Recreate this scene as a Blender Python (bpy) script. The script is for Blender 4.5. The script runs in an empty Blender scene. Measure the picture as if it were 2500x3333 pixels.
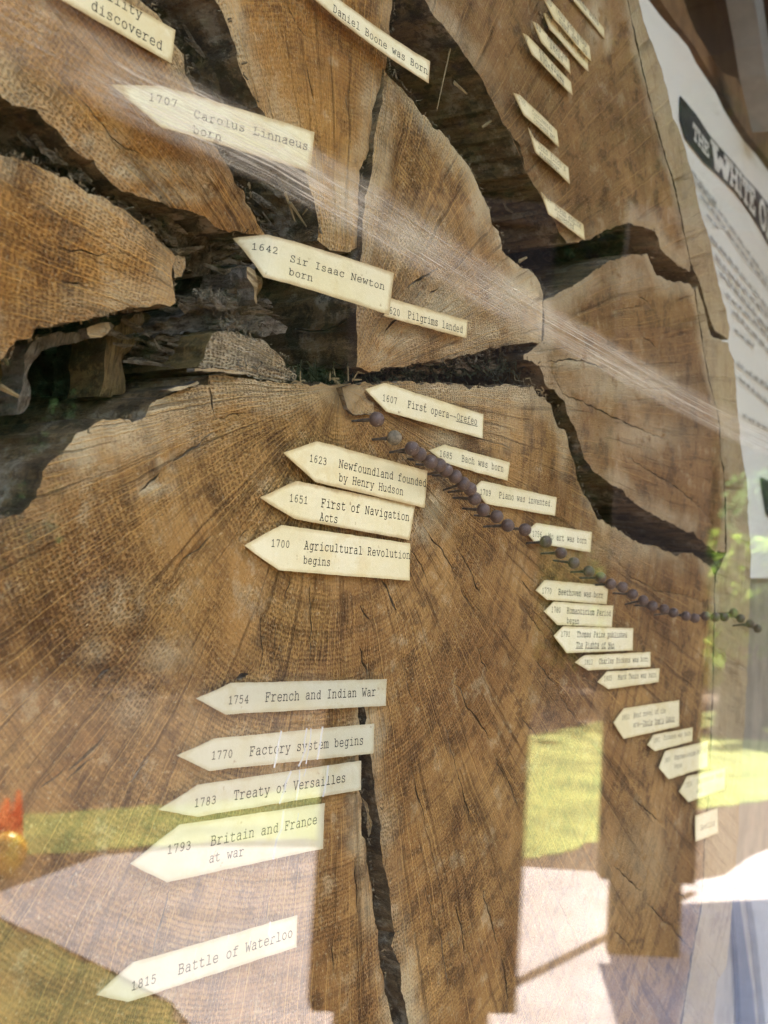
import bpy, math, random
import numpy as np
from mathutils import Vector, Matrix, noise as mnoise
from mathutils.geometry import delaunay_2d_cdt

SC = bpy.context.scene
COL = SC.collection
rnd = random.Random(7)

# ---------------------------------------------------------------- camera
W, H, F = 2500.0, 3333.0, 3900.0
CX, CY = 1250.0, 1666.5
ax = np.array([2750.0, 464.0, 3900.0]); ax /= np.linalg.norm(ax)      # slab's horizontal, in camera space
az = np.array([0.06, -1.0, 0.0767]); az -= ax * az.dot(ax); az /= np.linalg.norm(az)
ay = np.cross(az, ax)
R = np.stack([ax, ay, az], 1)                                          # world -> camera (right, down, forward)
EYE = np.array([0.0, -0.221, 1.35])

cam = bpy.data.cameras.new('camera')
cam_ob = bpy.data.objects.new('camera', cam); COL.objects.link(cam_ob)
cam.sensor_width = 36.0; cam.sensor_fit = 'AUTO'; cam.lens = 36.0 * F / H
cam.clip_start = 0.01; cam.clip_end = 400
rt, up, bk = R.T @ np.array([1, 0, 0]), R.T @ np.array([0, -1, 0]), R.T @ np.array([0, 0, -1])
M = Matrix.Identity(4)
for i in range(3):
    M[i][0], M[i][1], M[i][2], M[i][3] = rt[i], up[i], bk[i], EYE[i]
cam_ob.matrix_world = M
SC.camera = cam_ob

# ---------------------------------------------------------------- sky, sun, exposure
SUN_EL, SUN_AZ = math.radians(52), math.radians(60)      # azimuth measured from -Y towards +X
wd = bpy.data.worlds.new('World'); SC.world = wd; wd.use_nodes = True
nt = wd.node_tree
sky = nt.nodes.new('ShaderNodeTexSky'); sky.sky_type = 'NISHITA'; sky.sun_disc = False
sky.sun_elevation = SUN_EL
sky.sun_rotation = math.radians(180) - SUN_AZ
sky.air_density = 1.0; sky.dust_density = 2.0
bg = nt.nodes['Background']; bg.inputs[1].default_value = 0.15
nt.links.new(sky.outputs[0], bg.inputs[0])
sl = bpy.data.lights.new('sun', 'SUN'); sl.energy = 4.4; sl.angle = math.radians(0.5); sl.color = (1.0, 0.93, 0.82)
so = bpy.data.objects.new('sun', sl); COL.objects.link(so)
to_sun = Vector((math.sin(SUN_AZ) * math.cos(SUN_EL), -math.cos(SUN_AZ) * math.cos(SUN_EL), math.sin(SUN_EL)))
so.rotation_euler = to_sun.to_track_quat('Z', 'Y').to_euler(); so.location = (6, -6, 9)

SC.view_settings.view_transform = 'Standard'; SC.view_settings.look = 'None'
SC.view_settings.exposure = 3.45; SC.view_settings.gamma = 1.0
SC.view_settings.use_curve_mapping = False
SC.render.engine = 'CYCLES'
SC.cycles.use_denoising = True
SC.cycles.max_bounces = 10; SC.cycles.transparent_max_bounces = 16
SC.cycles.caustics_reflective = True
cam.dof.use_dof = True

# ---------------------------------------------------------------- unprojection of traced outlines
def ray(px, py):
    d = R.T @ np.array([(px - CX) / F, (py - CY) / F, 1.0]); return d
def at(px, py, y=0.0):
    """point on the plane parallel to the slab's face at depth y"""
    d = ray(px, py); t = (y - EYE[1]) / d[1]; return EYE + d * t
def at_plane(px, py, P0, N):
    d = ray(px, py); t = np.dot(P0 - EYE, N) / np.dot(d, N); return EYE + d * t
GLASS_Y = -0.035
def seen(px, py, z=0.0):
    """ground point outdoors that the pane mirrors"""
    p = at(px, py, GLASS_Y); d = ray(px, py); d[1] = -d[1]
    t = (z - p[2]) / d[2]; return p + d * t
def seen_dist(px, py, dist):
    p = at(px, py, GLASS_Y); d = ray(px, py); d[1] = -d[1]
    h = math.hypot(d[0], d[1]); return p + d * (dist / h)
FOCUS = at(1230, 1620)
cam.dof.focus_distance = float((R @ (FOCUS - EYE))[2])
cam.dof.aperture_fstop = 26.0
def Q(ox, oy, s, pts): return [(ox + x / s, oy + y / s) for x, y in pts]

# ---------------------------------------------------------------- material helpers
class NT:
    def __init__(self, name):
        self.m = bpy.data.materials.new(name); self.m.use_nodes = True
        self.t = self.m.node_tree; self.b = self.t.nodes['Principled BSDF']; self.out = self.t.nodes['Material Output']
    def n(self, typ, **kw):
        nd = self.t.nodes.new(typ)
        for k, v in kw.items():
            if k.startswith('_'):
                nd.inputs[int(k[1:])].default_value = v
            else: setattr(nd, k, v)
        return nd
    def l(self, a, b): self.t.links.new(a, b)
    def put(self, sock, v):
        if hasattr(v, 'node'): self.l(v, sock)
        elif v is not None: sock.default_value = v
    def math(self, op, a, b=None, c=None, clamp=False):
        nd = self.n('ShaderNodeMath', operation=op, use_clamp=clamp)
        for i, v in enumerate((a, b, c)):
            if v is not None: self.put(nd.inputs[i], v)
        return nd.outputs[0]
    def vmath(self, op, a, b=None, scale=None):
        nd = self.n('ShaderNodeVectorMath', operation=op)
        self.put(nd.inputs[0], a)
        if b is not None: self.put(nd.inputs[1], b)
        if scale is not None: self.put(nd.inputs['Scale'], scale)
        return nd.outputs['Value'] if op in ('LENGTH', 'DOT_PRODUCT') else nd.outputs[0]
    def noise(self, vec, scale, detail=3, rough=0.55, dim='3D', w=None, color=False):
        nd = self.n('ShaderNodeTexNoise', noise_dimensions=dim)
        nd.inputs['Scale'].default_value = scale; nd.inputs['Detail'].default_value = detail
        nd.inputs['Roughness'].default_value = rough
        if vec is not None: self.put(nd.inputs['Vector'], vec)
        if w is not None: self.put(nd.inputs['W'], w)
        return nd.outputs['Color'] if color else nd.outputs[0]
    def ramp(self, v, a, b, lo=0.0, hi=1.0, smooth=True):
        nd = self.n('ShaderNodeMapRange', clamp=True)
        if smooth: nd.interpolation_type = 'SMOOTHSTEP'
        self.put(nd.inputs[0], v)
        for i, x in enumerate((a, b, lo, hi)): nd.inputs[i + 1].default_value = x
        return nd.outputs[0]
    def mix(self, f, a, b, blend='MIX'):
        nd = self.n('ShaderNodeMix', data_type='RGBA', blend_type=blend)
        self.put(nd.inputs[0], f)
        for s, v in ((nd.inputs[6], a), (nd.inputs[7], b)):
            if isinstance(v, tuple) and len(v) == 3: v = v + (1,)
            self.put(s, v)
        return nd.outputs[2]
    def xyz(self, x, y, z):
        nd = self.n('ShaderNodeCombineXYZ')
        for i, v in enumerate((x, y, z)): self.put(nd.inputs[i], v)
        return nd.outputs[0]
    def sep(self, v):
        nd = self.n('ShaderNodeSeparateXYZ'); self.put(nd.inputs[0], v); return nd.outputs
    def pos(self): return self.n('ShaderNodeNewGeometry').outputs['Position']
    def attr(self, name, out='Fac'): return self.n('ShaderNodeAttribute', attribute_name=name).outputs[out]
    def bump(self, h, strength=0.5, dist=0.001, normal=None):
        nd = self.n('ShaderNodeBump'); nd.inputs['Strength'].default_value = strength; nd.inputs['Distance'].default_value = dist
        self.put(nd.inputs['Height'], h)
        if normal is not None: self.l(normal, nd.inputs['Normal'])
        self.l(nd.outputs[0], self.b.inputs['Normal']); return nd.outputs[0]
    def base(self, c, rough=0.7, spec=0.3):
        if isinstance(c, tuple) and len(c) == 3: c = c + (1,)
        self.put(self.b.inputs['Base Color'], c); self.put(self.b.inputs['Roughness'], rough)
        self.b.inputs['Specular IOR Level'].default_value = spec; return self.m

PITH = at(1108, 1262)

def wood_face(name, tan, brown, dark, pale, cell=1.0, palemix=0.0, hatch=0.85):
    k = NT(name)
    P = k.vmath('SUBTRACT', k.pos(), tuple(PITH))
    P0 = P
    w1 = k.vmath('SCALE', k.vmath('SUBTRACT', k.noise(P0, 9, 2, color=True), (0.5, 0.5, 0.5)), scale=0.009)
    w2 = k.vmath('SCALE', k.vmath('SUBTRACT', k.noise(P0, 60, 2, color=True), (0.5, 0.5, 0.5)), scale=0.0016)
    w3 = k.vmath('SCALE', k.vmath('SUBTRACT', k.noise(P0, 420, 2, color=True), (0.5, 0.5, 0.5)), scale=0.0006)
    P = k.vmath('ADD', k.vmath('ADD', P, w1), k.vmath('ADD', w2, w3))
    x, y, z = k.sep(P)
    r = k.math('SQRT', k.math('ADD', k.math('MULTIPLY', x, x), k.math('MULTIPLY', z, z)))
    th = k.math('ARCTAN2', z, x)
    ring = k.math('DIVIDE', r, 0.00140)
    # new rays start as the circumference grows, so the weave keeps its size
    octv = k.math('FLOOR', k.math('LOGARITHM', k.math('MAXIMUM', k.math('DIVIDE', r, 0.030), 0.25), 2.0))
    rayc = k.math('MULTIPLY', th, k.math('MULTIPLY', 58.0, k.math('POWER', 2.0, octv)))
    # pores lined up in rings and between rays
    vo = k.n('ShaderNodeTexVoronoi', voronoi_dimensions='2D', feature='F1')
    vo.inputs['Scale'].default_value = 1.0; vo.inputs['Randomness'].default_value = 0.55
    k.l(k.xyz(rayc, ring, 0.0), vo.inputs['Vector'])
    pore = k.ramp(vo.outputs['Distance'], 0.46, 0.10)
    ringw = k.math('SINE', k.math('MULTIPLY', ring, 2 * math.pi))
    band = k.noise(None, 1.0, 3, 0.6, dim='1D', w=k.math('MULTIPLY', r, 210.0))
    # rays: fine pale lines running out from the pith
    def rays(freq, wid, seed):
        v1 = k.n('ShaderNodeTexVoronoi', voronoi_dimensions='1D', feature='DISTANCE_TO_EDGE')
        v1.inputs['Scale'].default_value = 1.0
        k.put(v1.inputs['W'], k.math('ADD', k.math('MULTIPLY', th, freq), seed))
        lim = k.math('DIVIDE', wid * freq, k.math('MAXIMUM', r, 0.012))      # constant width in metres
        nd = k.math('SUBTRACT', 1.0, k.math('DIVIDE', v1.outputs['Distance'], lim), clamp=True)
        msk = k.ramp(k.noise(k.xyz(k.math('MULTIPLY', th, freq * 0.5), k.math('MULTIPLY', r, 30.0), seed), 1.0, 2), 0.40, 0.60)
        return k.math('MULTIPLY', nd, msk)
    ray1 = rays(30.0, 0.00026, 3.3)
    ray2 = rays(95.0, 0.00018, 9.1)
    streak = k.noise(k.xyz(k.math('MULTIPLY', th, 55.0), k.math('MULTIPLY', r, 9.0), 2.0), 1.0, 5, 0.7)
    big = k.noise(P0, 14, 4, 0.6)
    mid = k.noise(P0, 70, 5, 0.7)
    fine = k.noise(P0, 900, 4, 0.75)
    cellm = k.math('MULTIPLY', k.ramp(k.noise(P0, 22, 3), 0.36, 0.58, 0.15, 1.0), cell)
    smooth = k.attr('smooth_'); pale_a = k.attr('pale_'); rust_a = k.attr('rust_'); edge = k.attr('edge_'); dark_a = k.attr('dark_')
    cellm = k.math('MULTIPLY', cellm, k.math('SUBTRACT', 1.0, k.math('MULTIPLY', smooth, 0.9)))
    cellm = k.math('MULTIPLY', cellm, k.ramp(r, 0.0, 0.02))
    c = k.mix(k.ramp(big, 0.35, 0.66), brown, tan)
    c = k.mix(k.math('MULTIPLY', k.ramp(band, 0.50, 0.66), 0.42 * hatch), c, dark)
    c = k.mix(k.math('MULTIPLY', k.ramp(ringw, 0.2, 1.0), k.math('MULTIPLY', k.ramp(k.noise(P0, 35, 3), 0.40, 0.62), 0.34)), c, dark)
    c = k.mix(k.math('MULTIPLY', k.ramp(streak, 0.53, 0.66), 0.62 * hatch), c, dark)
    c = k.mix(k.math('MULTIPLY', k.ramp(k.noise(P0, 6, 2), 0.42, 0.62), 0.14), c, dark)
    c = k.mix(k.math('MULTIPLY', smooth, 0.55), c, (0.40, 0.205, 0.060))
    c = k.mix(k.math('MULTIPLY', k.ramp(mid, 0.51, 0.62), k.math('SUBTRACT', 0.66, k.math('MULTIPLY', smooth, 0.4))), c, dark)
    c = k.mix(k.math('MULTIPLY', k.ramp(mid, 0.45, 0.33), 0.32), c, pale)
    rustm = k.math('MULTIPLY', rust_a, k.ramp(k.noise(P0, 130, 5, 0.75), 0.45, 0.55))
    c = k.mix(k.math('MULTIPLY', rustm, 0.85), c, (0.085, 0.032, 0.009))
    # weathered pale grey along the split edges and in patches
    em = k.math('MULTIPLY', k.ramp(k.math('ADD', edge, k.math('MULTIPLY', k.math('SUBTRACT', k.noise(P0, 60, 4, 0.7), 0.5), 1.2)), 0.85, 0.10), 0.66)
    pm = k.math('MULTIPLY', pale_a, k.ramp(k.noise(P0, 95, 5, 0.72), 0.32, 0.50))
    wm = k.math('MAXIMUM', k.math('MULTIPLY', em, k.ramp(big, 0.40, 0.55, 0.15, 1.0)), pm)
    if palemix: wm = k.math('MAXIMUM', wm, k.math('MULTIPLY', k.ramp(k.noise(P0, 30, 3), 0.3, 0.6), palemix))
    c = k.mix(k.math('MULTIPLY', wm, 0.92), c, pale)
    dm = k.math('MULTIPLY', dark_a, k.ramp(k.noise(P0, 160, 4, 0.7), 0.32, 0.55))
    c = k.mix(k.math('MULTIPLY', dm, 0.9), c, (0.035, 0.026, 0.015))
    c = k.mix(k.math('MULTIPLY', k.math('MULTIPLY', pore, cellm), 0.46), c, dark)
    rim_l = k.math('MULTIPLY', k.math('MULTIPLY', k.ramp(vo.outputs['Distance'], 0.42, 0.70), cellm), 0.12)
    c = k.mix(rim_l, c, tuple(min(1, v * 1.35) for v in tan))
    rm = k.math('MULTIPLY', k.math('MAXIMUM', ray1, k.math('MULTIPLY', ray2, 0.65)), k.math('SUBTRACT', 1.0, k.math('MULTIPLY', smooth, 0.8)))
    c = k.mix(k.math('MULTIPLY', rm, 0.66), c, (min(.8, tan[0] * 1.55), tan[1] * 1.6, tan[2] * 1.6))
    c = k.mix(k.math('MULTIPLY', k.ramp(fine, 0.57, 0.70), 0.48), c, dark)
    c = k.mix(k.math('MULTIPLY', k.ramp(fine, 0.43, 0.32), 0.40), c, pale)
    k.base(c, 0.78, 0.18)
    h = k.math('ADD', k.math('MULTIPLY', k.math('MULTIPLY', pore, cellm), -0.6), k.math('MULTIPLY', fine, 0.55))
    h = k.math('ADD', h, k.math('MULTIPLY', mid, 1.2)); h = k.math('ADD', h, k.math('MULTIPLY', rm, 0.25))
    h = k.math('ADD', h, k.math('MULTIPLY', k.ramp(streak, 0.55, 0.70), -0.9))
    k.bump(h, 1.0, 0.0011)
    return k.m

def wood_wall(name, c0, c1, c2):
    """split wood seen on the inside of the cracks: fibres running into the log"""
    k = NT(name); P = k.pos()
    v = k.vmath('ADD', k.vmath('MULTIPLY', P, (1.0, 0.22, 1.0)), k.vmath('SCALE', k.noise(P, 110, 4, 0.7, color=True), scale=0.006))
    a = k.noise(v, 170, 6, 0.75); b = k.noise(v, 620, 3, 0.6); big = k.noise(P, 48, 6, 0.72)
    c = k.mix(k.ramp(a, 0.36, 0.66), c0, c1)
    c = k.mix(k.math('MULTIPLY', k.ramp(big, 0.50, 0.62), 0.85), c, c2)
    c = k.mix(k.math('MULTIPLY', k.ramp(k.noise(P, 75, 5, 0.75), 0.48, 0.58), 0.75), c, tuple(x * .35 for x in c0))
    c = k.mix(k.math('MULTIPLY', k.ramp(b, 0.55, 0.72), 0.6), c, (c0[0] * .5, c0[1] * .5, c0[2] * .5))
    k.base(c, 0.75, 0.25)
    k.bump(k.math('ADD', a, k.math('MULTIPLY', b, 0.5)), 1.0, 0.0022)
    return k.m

M_FACE = wood_face('oak_end_grain', (0.43, 0.236, 0.072), (0.27, 0.130, 0.036), (0.073, 0.031, 0.009), (0.62, 0.50, 0.29))
M_FACE_R = wood_face('oak_end_grain_dull', (0.345, 0.188, 0.066), (0.23, 0.115, 0.037), (0.075, 0.034, 0.011), (0.56, 0.44, 0.26), cell=0.5, hatch=0.38)
M_FACE_U = wood_face('oak_end_grain_amber', (0.50, 0.255, 0.062), (0.31, 0.140, 0.030), (0.085, 0.034, 0.009), (0.58, 0.46, 0.26), cell=0.8, hatch=0.40)
M_PALE = wood_face('oak_end_grain_pale', (0.42, 0.29, 0.145), (0.29, 0.18, 0.08), (0.10, 0.055, 0.022), (0.47, 0.40, 0.27), cell=1.5, palemix=0.6)
M_SAP = wood_face('pale_sapwood', (0.43, 0.31, 0.155), (0.35, 0.235, 0.11), (0.20, 0.115, 0.05), (0.47, 0.375, 0.22), cell=0.1, palemix=0.5)
def wood_fibre(name, c0, c1, c2, direction):
    k = NT(name); P = k.pos()
    d = Vector(direction).normalized(); e = Vector((0, 1, 0)); g_ = d.cross(e).normalized()
    v = k.xyz(k.math('MULTIPLY', k.vmath('DOT_PRODUCT', P, tuple(d)), 0.10), k.vmath('DOT_PRODUCT', P, tuple(e)), k.vmath('DOT_PRODUCT', P, tuple(g_)))
    a = k.noise(v, 420, 6, 0.75); b = k.noise(v, 1500, 3, 0.7); big = k.noise(P, 75, 6, 0.75)
    c = k.mix(k.ramp(a, 0.36, 0.66), c0, c1)
    c = k.mix(k.math('MULTIPLY', k.ramp(big, 0.48, 0.62), 0.8), c, c2)
    c = k.mix(k.math('MULTIPLY', k.ramp(b, 0.50, 0.66), 0.7), c, tuple(x * .4 for x in c0))
    k.base(c, 0.8, 0.2)
    k.bump(k.math('ADD', k.math('ADD', a, k.math('MULTIPLY', b, 0.5)), big), 1.0, 0.0030)
    return k.m
M_GREYF = wood_fibre('grey_torn_wood', (0.075, 0.058, 0.040), (0.20, 0.165, 0.125), (0.27, 0.235, 0.185), (1, 0, .35))
M_AMBF = wood_fibre('amber_torn_wood', (0.12, 0.075, 0.022), (0.26, 0.17, 0.060), (0.17, 0.10, 0.035), (.08, 0, 1))
M_GREYV = wood_fibre('grey_hanging_wood', (0.09, 0.065, 0.040), (0.22, 0.175, 0.12), (0.30, 0.25, 0.18), (.25, 0, 1))
M_WALL = wood_wall('split_wood', (0.085, 0.053, 0.023), (0.215, 0.138, 0.062), (0.29, 0.235, 0.16))
M_GREY = wood_wall('grey_splinter_wood', (0.085, 0.066, 0.045), (0.20, 0.165, 0.125), (0.27, 0.235, 0.19))
M_OLIVE = wood_wall('amber_splinter_wood', (0.11, 0.070, 0.022), (0.23, 0.155, 0.055), (0.19, 0.115, 0.04))
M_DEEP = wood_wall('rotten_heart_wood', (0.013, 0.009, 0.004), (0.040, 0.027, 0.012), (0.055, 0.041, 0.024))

# ---------------------------------------------------------------- object helpers
def link_mesh(name, verts, faces, mats, parent=None, loc=(0, 0, 0), smooth=False, mat_idx=None, attrs=None):
    loc = np.array(loc, float)
    org = np.array(parent['_o']) if parent is not None else loc
    me = bpy.data.meshes.new(name)
    v = np.asarray(verts, float) - org
    me.from_pydata([tuple(p) for p in v], [], faces)
    for m in (mats if isinstance(mats, (list, tuple)) else [mats]): me.materials.append(m)
    if mat_idx is not None: me.polygons.foreach_set('material_index', mat_idx)
    if smooth: me.polygons.foreach_set('use_smooth', [True] * len(faces))
    if attrs:
        for k, arr in attrs.items():
            a = me.attributes.new(k, 'FLOAT', 'POINT'); a.data.foreach_set('value', np.asarray(arr, dtype=np.float32))
    me.update()
    o = bpy.data.objects.new(name, me); COL.objects.link(o)
    if parent is not None: o.parent = parent
    else: o.location = tuple(org)
    o['_o'] = [float(x) for x in org]
    return o
def empty(name, loc):
    o = bpy.data.objects.new(name, None); COL.objects.link(o); o.location = tuple(loc); o.empty_display_size = 0.02
    o['_o'] = [float(x) for x in loc]; return o
def tag(o, label=None, cat=None, group=None, kind=None):
    for k, v in (('label', label), ('category', cat), ('group', group), ('kind', kind)):
        if v: o[k] = v
    return o
def box_vf(lo, hi):
    x0, y0, z0 = lo; x1, y1, z1 = hi
    v = [(x0, y0, z0), (x1, y0, z0), (x1, y1, z0), (x0, y1, z0), (x0, y0, z1), (x1, y0, z1), (x1, y1, z1), (x0, y1, z1)]
    f = [(0, 3, 2, 1), (4, 5, 6, 7), (0, 1, 5, 4), (1, 2, 6, 5), (2, 3, 7, 6), (3, 0, 4, 7)]
    return v, f
def inside(pts, loops):
    """even-odd test of 2-D points against closed loops"""
    pts = np.asarray(pts, float); res = np.zeros(len(pts), bool)
    A = np.concatenate([np.asarray(l) for l in loops]); B = np.concatenate([np.roll(np.asarray(l), -1, 0) for l in loops])
    for s in range(0, len(pts), 4000):
        p = pts[s:s + 4000]; px, py = p[:, :1], p[:, 1:]
        c = (A[:, 1] > py) != (B[:, 1] > py)
        with np.errstate(divide='ignore', invalid='ignore'):
            xi = (B[:, 0] - A[:, 0]) * (py - A[:, 1]) / (B[:, 1] - A[:, 1]) + A[:, 0]
        res[s:s + 4000] = (np.sum(c & (px < xi), 1) % 2) == 1
    return res
def n1(x, y, z=0.0): return mnoise.noise(Vector((x, y, z)))
def refine(pts, step, rough, seed=0.0):
    """split the outline into short steps and make it ragged, like torn wood"""
    out = []; n = len(pts)
    for i in range(n):
        a, b = np.array(pts[i]), np.array(pts[(i + 1) % n]); L = np.linalg.norm(b - a); m = max(1, int(L / step))
        for j in range(m): out.append(a + (b - a) * j / m)
    out = np.array(out); nx = np.roll(out, -1, 0) - np.roll(out, 1, 0)
    nr = np.stack([nx[:, 1], -nx[:, 0]], 1); nr /= np.maximum(np.linalg.norm(nr, axis=1, keepdims=True), 1e-9)
    d = np.array([n1(p[0] * 160, p[1] * 160, seed) * 1.0 + n1(p[0] * 480, p[1] * 480, seed + 5) * 0.7 for p in out])
    return out + nr * (d * rough)[:, None]

STAINS = []   # (px, py, radius_x, radius_y, which, strength)
def wedge(name, outline_px, parent, mat, wall, y0=0.0, depth=0.09, rough=0.0009, step=0.0013, grid=0.0030, cracks=(), edge_mm=14.0, tilt=0.0, back=True, lump=0.0006, extra=None):
    o2 = [(p[0], p[2]) for p in (at(x, y, y0) for x, y in outline_px)]
    cracks = [(p_, w_ * 0.72) for p_, w_ in cracks]
    loops = [refine(o2, step, rough, seed=hash(name) % 17 if False else len(o2) * 1.7)]
    for pts, wd in cracks:                                  # open cracks in the face, wd = widest half width in metres
        q = np.array([[p[0], p[2]] for p in (at(x, y, y0) for x, y in pts)])
        seg = []
        for i in range(len(q) - 1):
            m = max(2, int(np.linalg.norm(q[i + 1] - q[i]) / 0.0018))
            seg += [q[i] + (q[i + 1] - q[i]) * j / m for j in range(m)]
        seg.append(q[-1]); seg = np.array(seg)
        tn = np.gradient(seg, axis=0); nn = np.stack([-tn[:, 1], tn[:, 0]], 1); nn /= np.maximum(np.linalg.norm(nn, axis=1, keepdims=True), 1e-9)
        t = np.linspace(0, 1, len(seg))
        wob = np.array([n1(p[0] * 300, p[1] * 300, 3.0) for p in seg]); wob2 = np.array([n1(p[0] * 250, p[1] * 250, 8.0) for p in seg])
        hw = wd * np.clip(np.sin(np.pi * np.clip(t, 0.02, 0.98)) ** 0.6, 0.08, 1) * (0.65 + 0.7 * wob2)
        hw = np.maximum(hw, wd * 0.1)
        ctr = seg + nn * (wob * 0.0010)[:, None]
        loops.append(np.concatenate([ctr + nn * hw[:, None], (ctr - nn * hw[:, None])[::-1]]))
    opts_ = loops[0]
    bpts = np.concatenate(loops)
    lo, hi = bpts.min(0), bpts.max(0)
    gx, gy = np.meshgrid(np.arange(lo[0], hi[0], grid), np.arange(lo[1], hi[1], grid))
    g = np.stack([gx.ravel(), gy.ravel()], 1); rs = np.random.RandomState(3); g = g + (rs.rand(*g.shape) - 0.5) * grid * 0.6
    g = g[inside(g, loops)]
    def dist(p, ref=None):
        d = np.empty(len(p)); ref = bpts if ref is None else ref
        for s in range(0, len(p), 2000):
            q = p[s:s + 2000]; d[s:s + 2000] = np.sqrt(((q[:, None, :] - ref[None]) ** 2).sum(2).min(1))
        return d
    if len(g): g = g[dist(g) > 0.0007]
    allp = np.concatenate([bpts, g]) if len(g) else bpts
    edges = []; s = 0
    for l in loops:
        n = len(l); edges += [(s + i, s + (i + 1) % n) for i in range(n)]; s += n
    res = delaunay_2d_cdt([Vector(p) for p in allp], edges, [], 0, 1e-7)
    vs = np.array([(v.x, v.y) for v in res[0]]); tris = [tuple(f) for f in res[2]]
    cen = np.array([vs[list(f)].mean(0) for f in tris]); keep = inside(cen, loops)
    tris = [f if True else f for f, k in zip(tris, keep) if k]
    dd = dist(vs)
    # surface relief: gentle hollows, worn edges
    yv = np.array([n1(p[0] * 45, p[1] * 45, 1.0) * 1.0 + n1(p[0] * 160, p[1] * 160, 4.0) * 0.5 for p in vs]) * lump
    yv = y0 + yv + 0.0009 * np.exp(-dd / 0.0012) + (vs[:, 0] - vs[:, 0].mean()) * tilt
    V = np.stack([vs[:, 0], yv, vs[:, 1]], 1)
    def orient(f):
        a, b, c = V[f[0]], V[f[1]], V[f[2]]
        return f if np.cross(b - a, c - a)[1] < 0 else f[::-1]
    F_ = [orient(f) for f in tris]; mi = [0] * len(F_)
    pos = {}
    for i, v in enumerate(vs): pos[(round(v[0], 6), round(v[1], 6))] = i
    # walls, from the real boundary edges of the kept triangles
    cnt = {}
    for f in F_:
        for i in range(3):
            e = (f[i], f[(i + 1) % 3]); cnt[e] = cnt.get(e, 0) + 1
    bd = [e for e in cnt if (e[1], e[0]) not in cnt]
    Vl = [tuple(v) for v in V]; ring_id = {}
    deps = [0.002, 0.006, 0.014, 0.028, 0.05, depth] if depth > 0.05 else [0.0015, depth * 0.4, depth]
    edge_dd = list(np.clip(dist(vs, opts_) / (edge_mm * 0.001), 0, 1))
    nrm = {}
    for a, b in bd:
        d = vs[b] - vs[a]; nn = np.array([d[1], -d[0]]); L = np.linalg.norm(nn)
        if L > 0:
            for q in (a, b): nrm[q] = nrm.get(q, 0) + nn / L
    cols = {}
    for a, b in bd:
        for q in (a, b):
            if q in cols: continue
            ids = [q]; nn = nrm.get(q, np.zeros(2)); L = np.linalg.norm(nn); nn = nn / L if L > 0 else nn
            for dz in deps:
                am = 0.0011 * n1(vs[q][0] * 230, vs[q][1] * 230, dz * 22) + 0.0006 * n1(vs[q][0] * 700, vs[q][1] * 700, dz * 30)
                am *= min(1.0, dz / 0.006)
                p = vs[q] + nn * am; ids.append(len(Vl)); Vl.append((p[0], y0 + dz, p[1])); edge_dd.append(0.0)
            cols[q] = ids
    for a, b in bd:
        ca, cb = cols[a], cols[b]
        for i in range(len(ca) - 1):
            F_.append((ca[i + 1], cb[i + 1], cb[i], ca[i])); mi.append(1)
    nv = len(Vl); at_ = {k_: np.zeros(nv) for k_ in ('pale_', 'rust_', 'smooth_', 'dark_')}
    for (sx, sy, rx, ry, which, st) in STAINS:
        c = at(sx, sy, y0); ex = at(sx + rx, sy, y0) - c; ez = at(sx, sy + ry, y0) - c
        lx, lz = max(1e-4, np.linalg.norm(ex)), max(1e-4, np.linalg.norm(ez))
        u = vs - np.array([c[0], c[2]])
        ux = u[:, 0]; uz = u[:, 1] - u[:, 0] * (ex[2] / max(1e-6, ex[0]))
        g_ = np.exp(-((ux / lx) ** 2 + (uz / lz) ** 2)) * st
        at_[which + '_'][:len(vs)] = np.maximum(at_[which + '_'][:len(vs)], g_)
    at_['edge_'] = np.array(edge_dd)
    o = link_mesh(name, Vl, F_, [mat, wall], parent, mat_idx=mi, attrs=at_)
    return o

# ---------------------------------------------------------------- outdoor ground (what the pane mirrors)
def sheet(name, px_pts, z, mat, label_kind='structure'):
    pts = [seen(x, y, z) for x, y in px_pts]
    v = [(p[0], p[1], z) for p in pts]
    if 'lawn' in name: v = [(p[0], p[1], z) for p in refine([(p[0], p[1]) for p in pts], 0.05, 0.0)]; v = [(x + .05 * n1(x * 6, y * 6) + .03 * n1(x * 19, y * 19, 2), y + .05 * n1(x * 6, y * 6, 9) + .03 * n1(x * 19, y * 19, 5), q) for x, y, q in v]
    o = link_mesh(name, v, [tuple(range(len(v)))], mat, None, loc=v[0])
    me = o.data
    if me.polygons[0].normal.z < 0: me.flip_normals()
    tag(o, kind=label_kind); return o
def simple(name, c, rough=0.8, sc=30, var=0.35, c2=None, bump=0.002, spec=0.2):
    k = NT(name); P = k.pos(); n = k.noise(P, sc, 5, 0.65)
    c2 = c2 or tuple(x * (1 - var) for x in c)
    k.base(k.mix(k.ramp(n, 0.35, 0.65), c, c2), rough, spec); k.bump(n, 0.6, bump); return k.m
M_SOIL = simple('mulch_soil', (0.085, 0.055, 0.035), 0.95, 20, 0.5, bump=0.01)
M_GRASS = simple('lawn', (0.22, 0.235, 0.060), 0.9, 2.2, 0.4, c2=(0.11, 0.13, 0.032), bump=0.01)
M_GRASS2 = simple('near_grass', (0.14, 0.14, 0.042), 0.9, 3, 0.4, c2=(0.065, 0.07, 0.02), bump=0.01)
M_PAVE = simple('concrete', (0.33, 0.285, 0.27), 0.85, 3, 0.22, bump=0.002)
M_ROOF = simple('dark_timber', (0.07, 0.045, 0.028), 0.7, 12, 0.4)
M_BARK = simple('bark', (0.06, 0.045, 0.03), 0.9, 8, 0.5, bump=0.01)
g = link_mesh('ground', [(-60, -120, 0), (160, -120, 0), (160, 20, 0), (-60, 20, 0)], [(0, 1, 2, 3)], M_SOIL, None)
tag(g, kind='structure')
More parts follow.
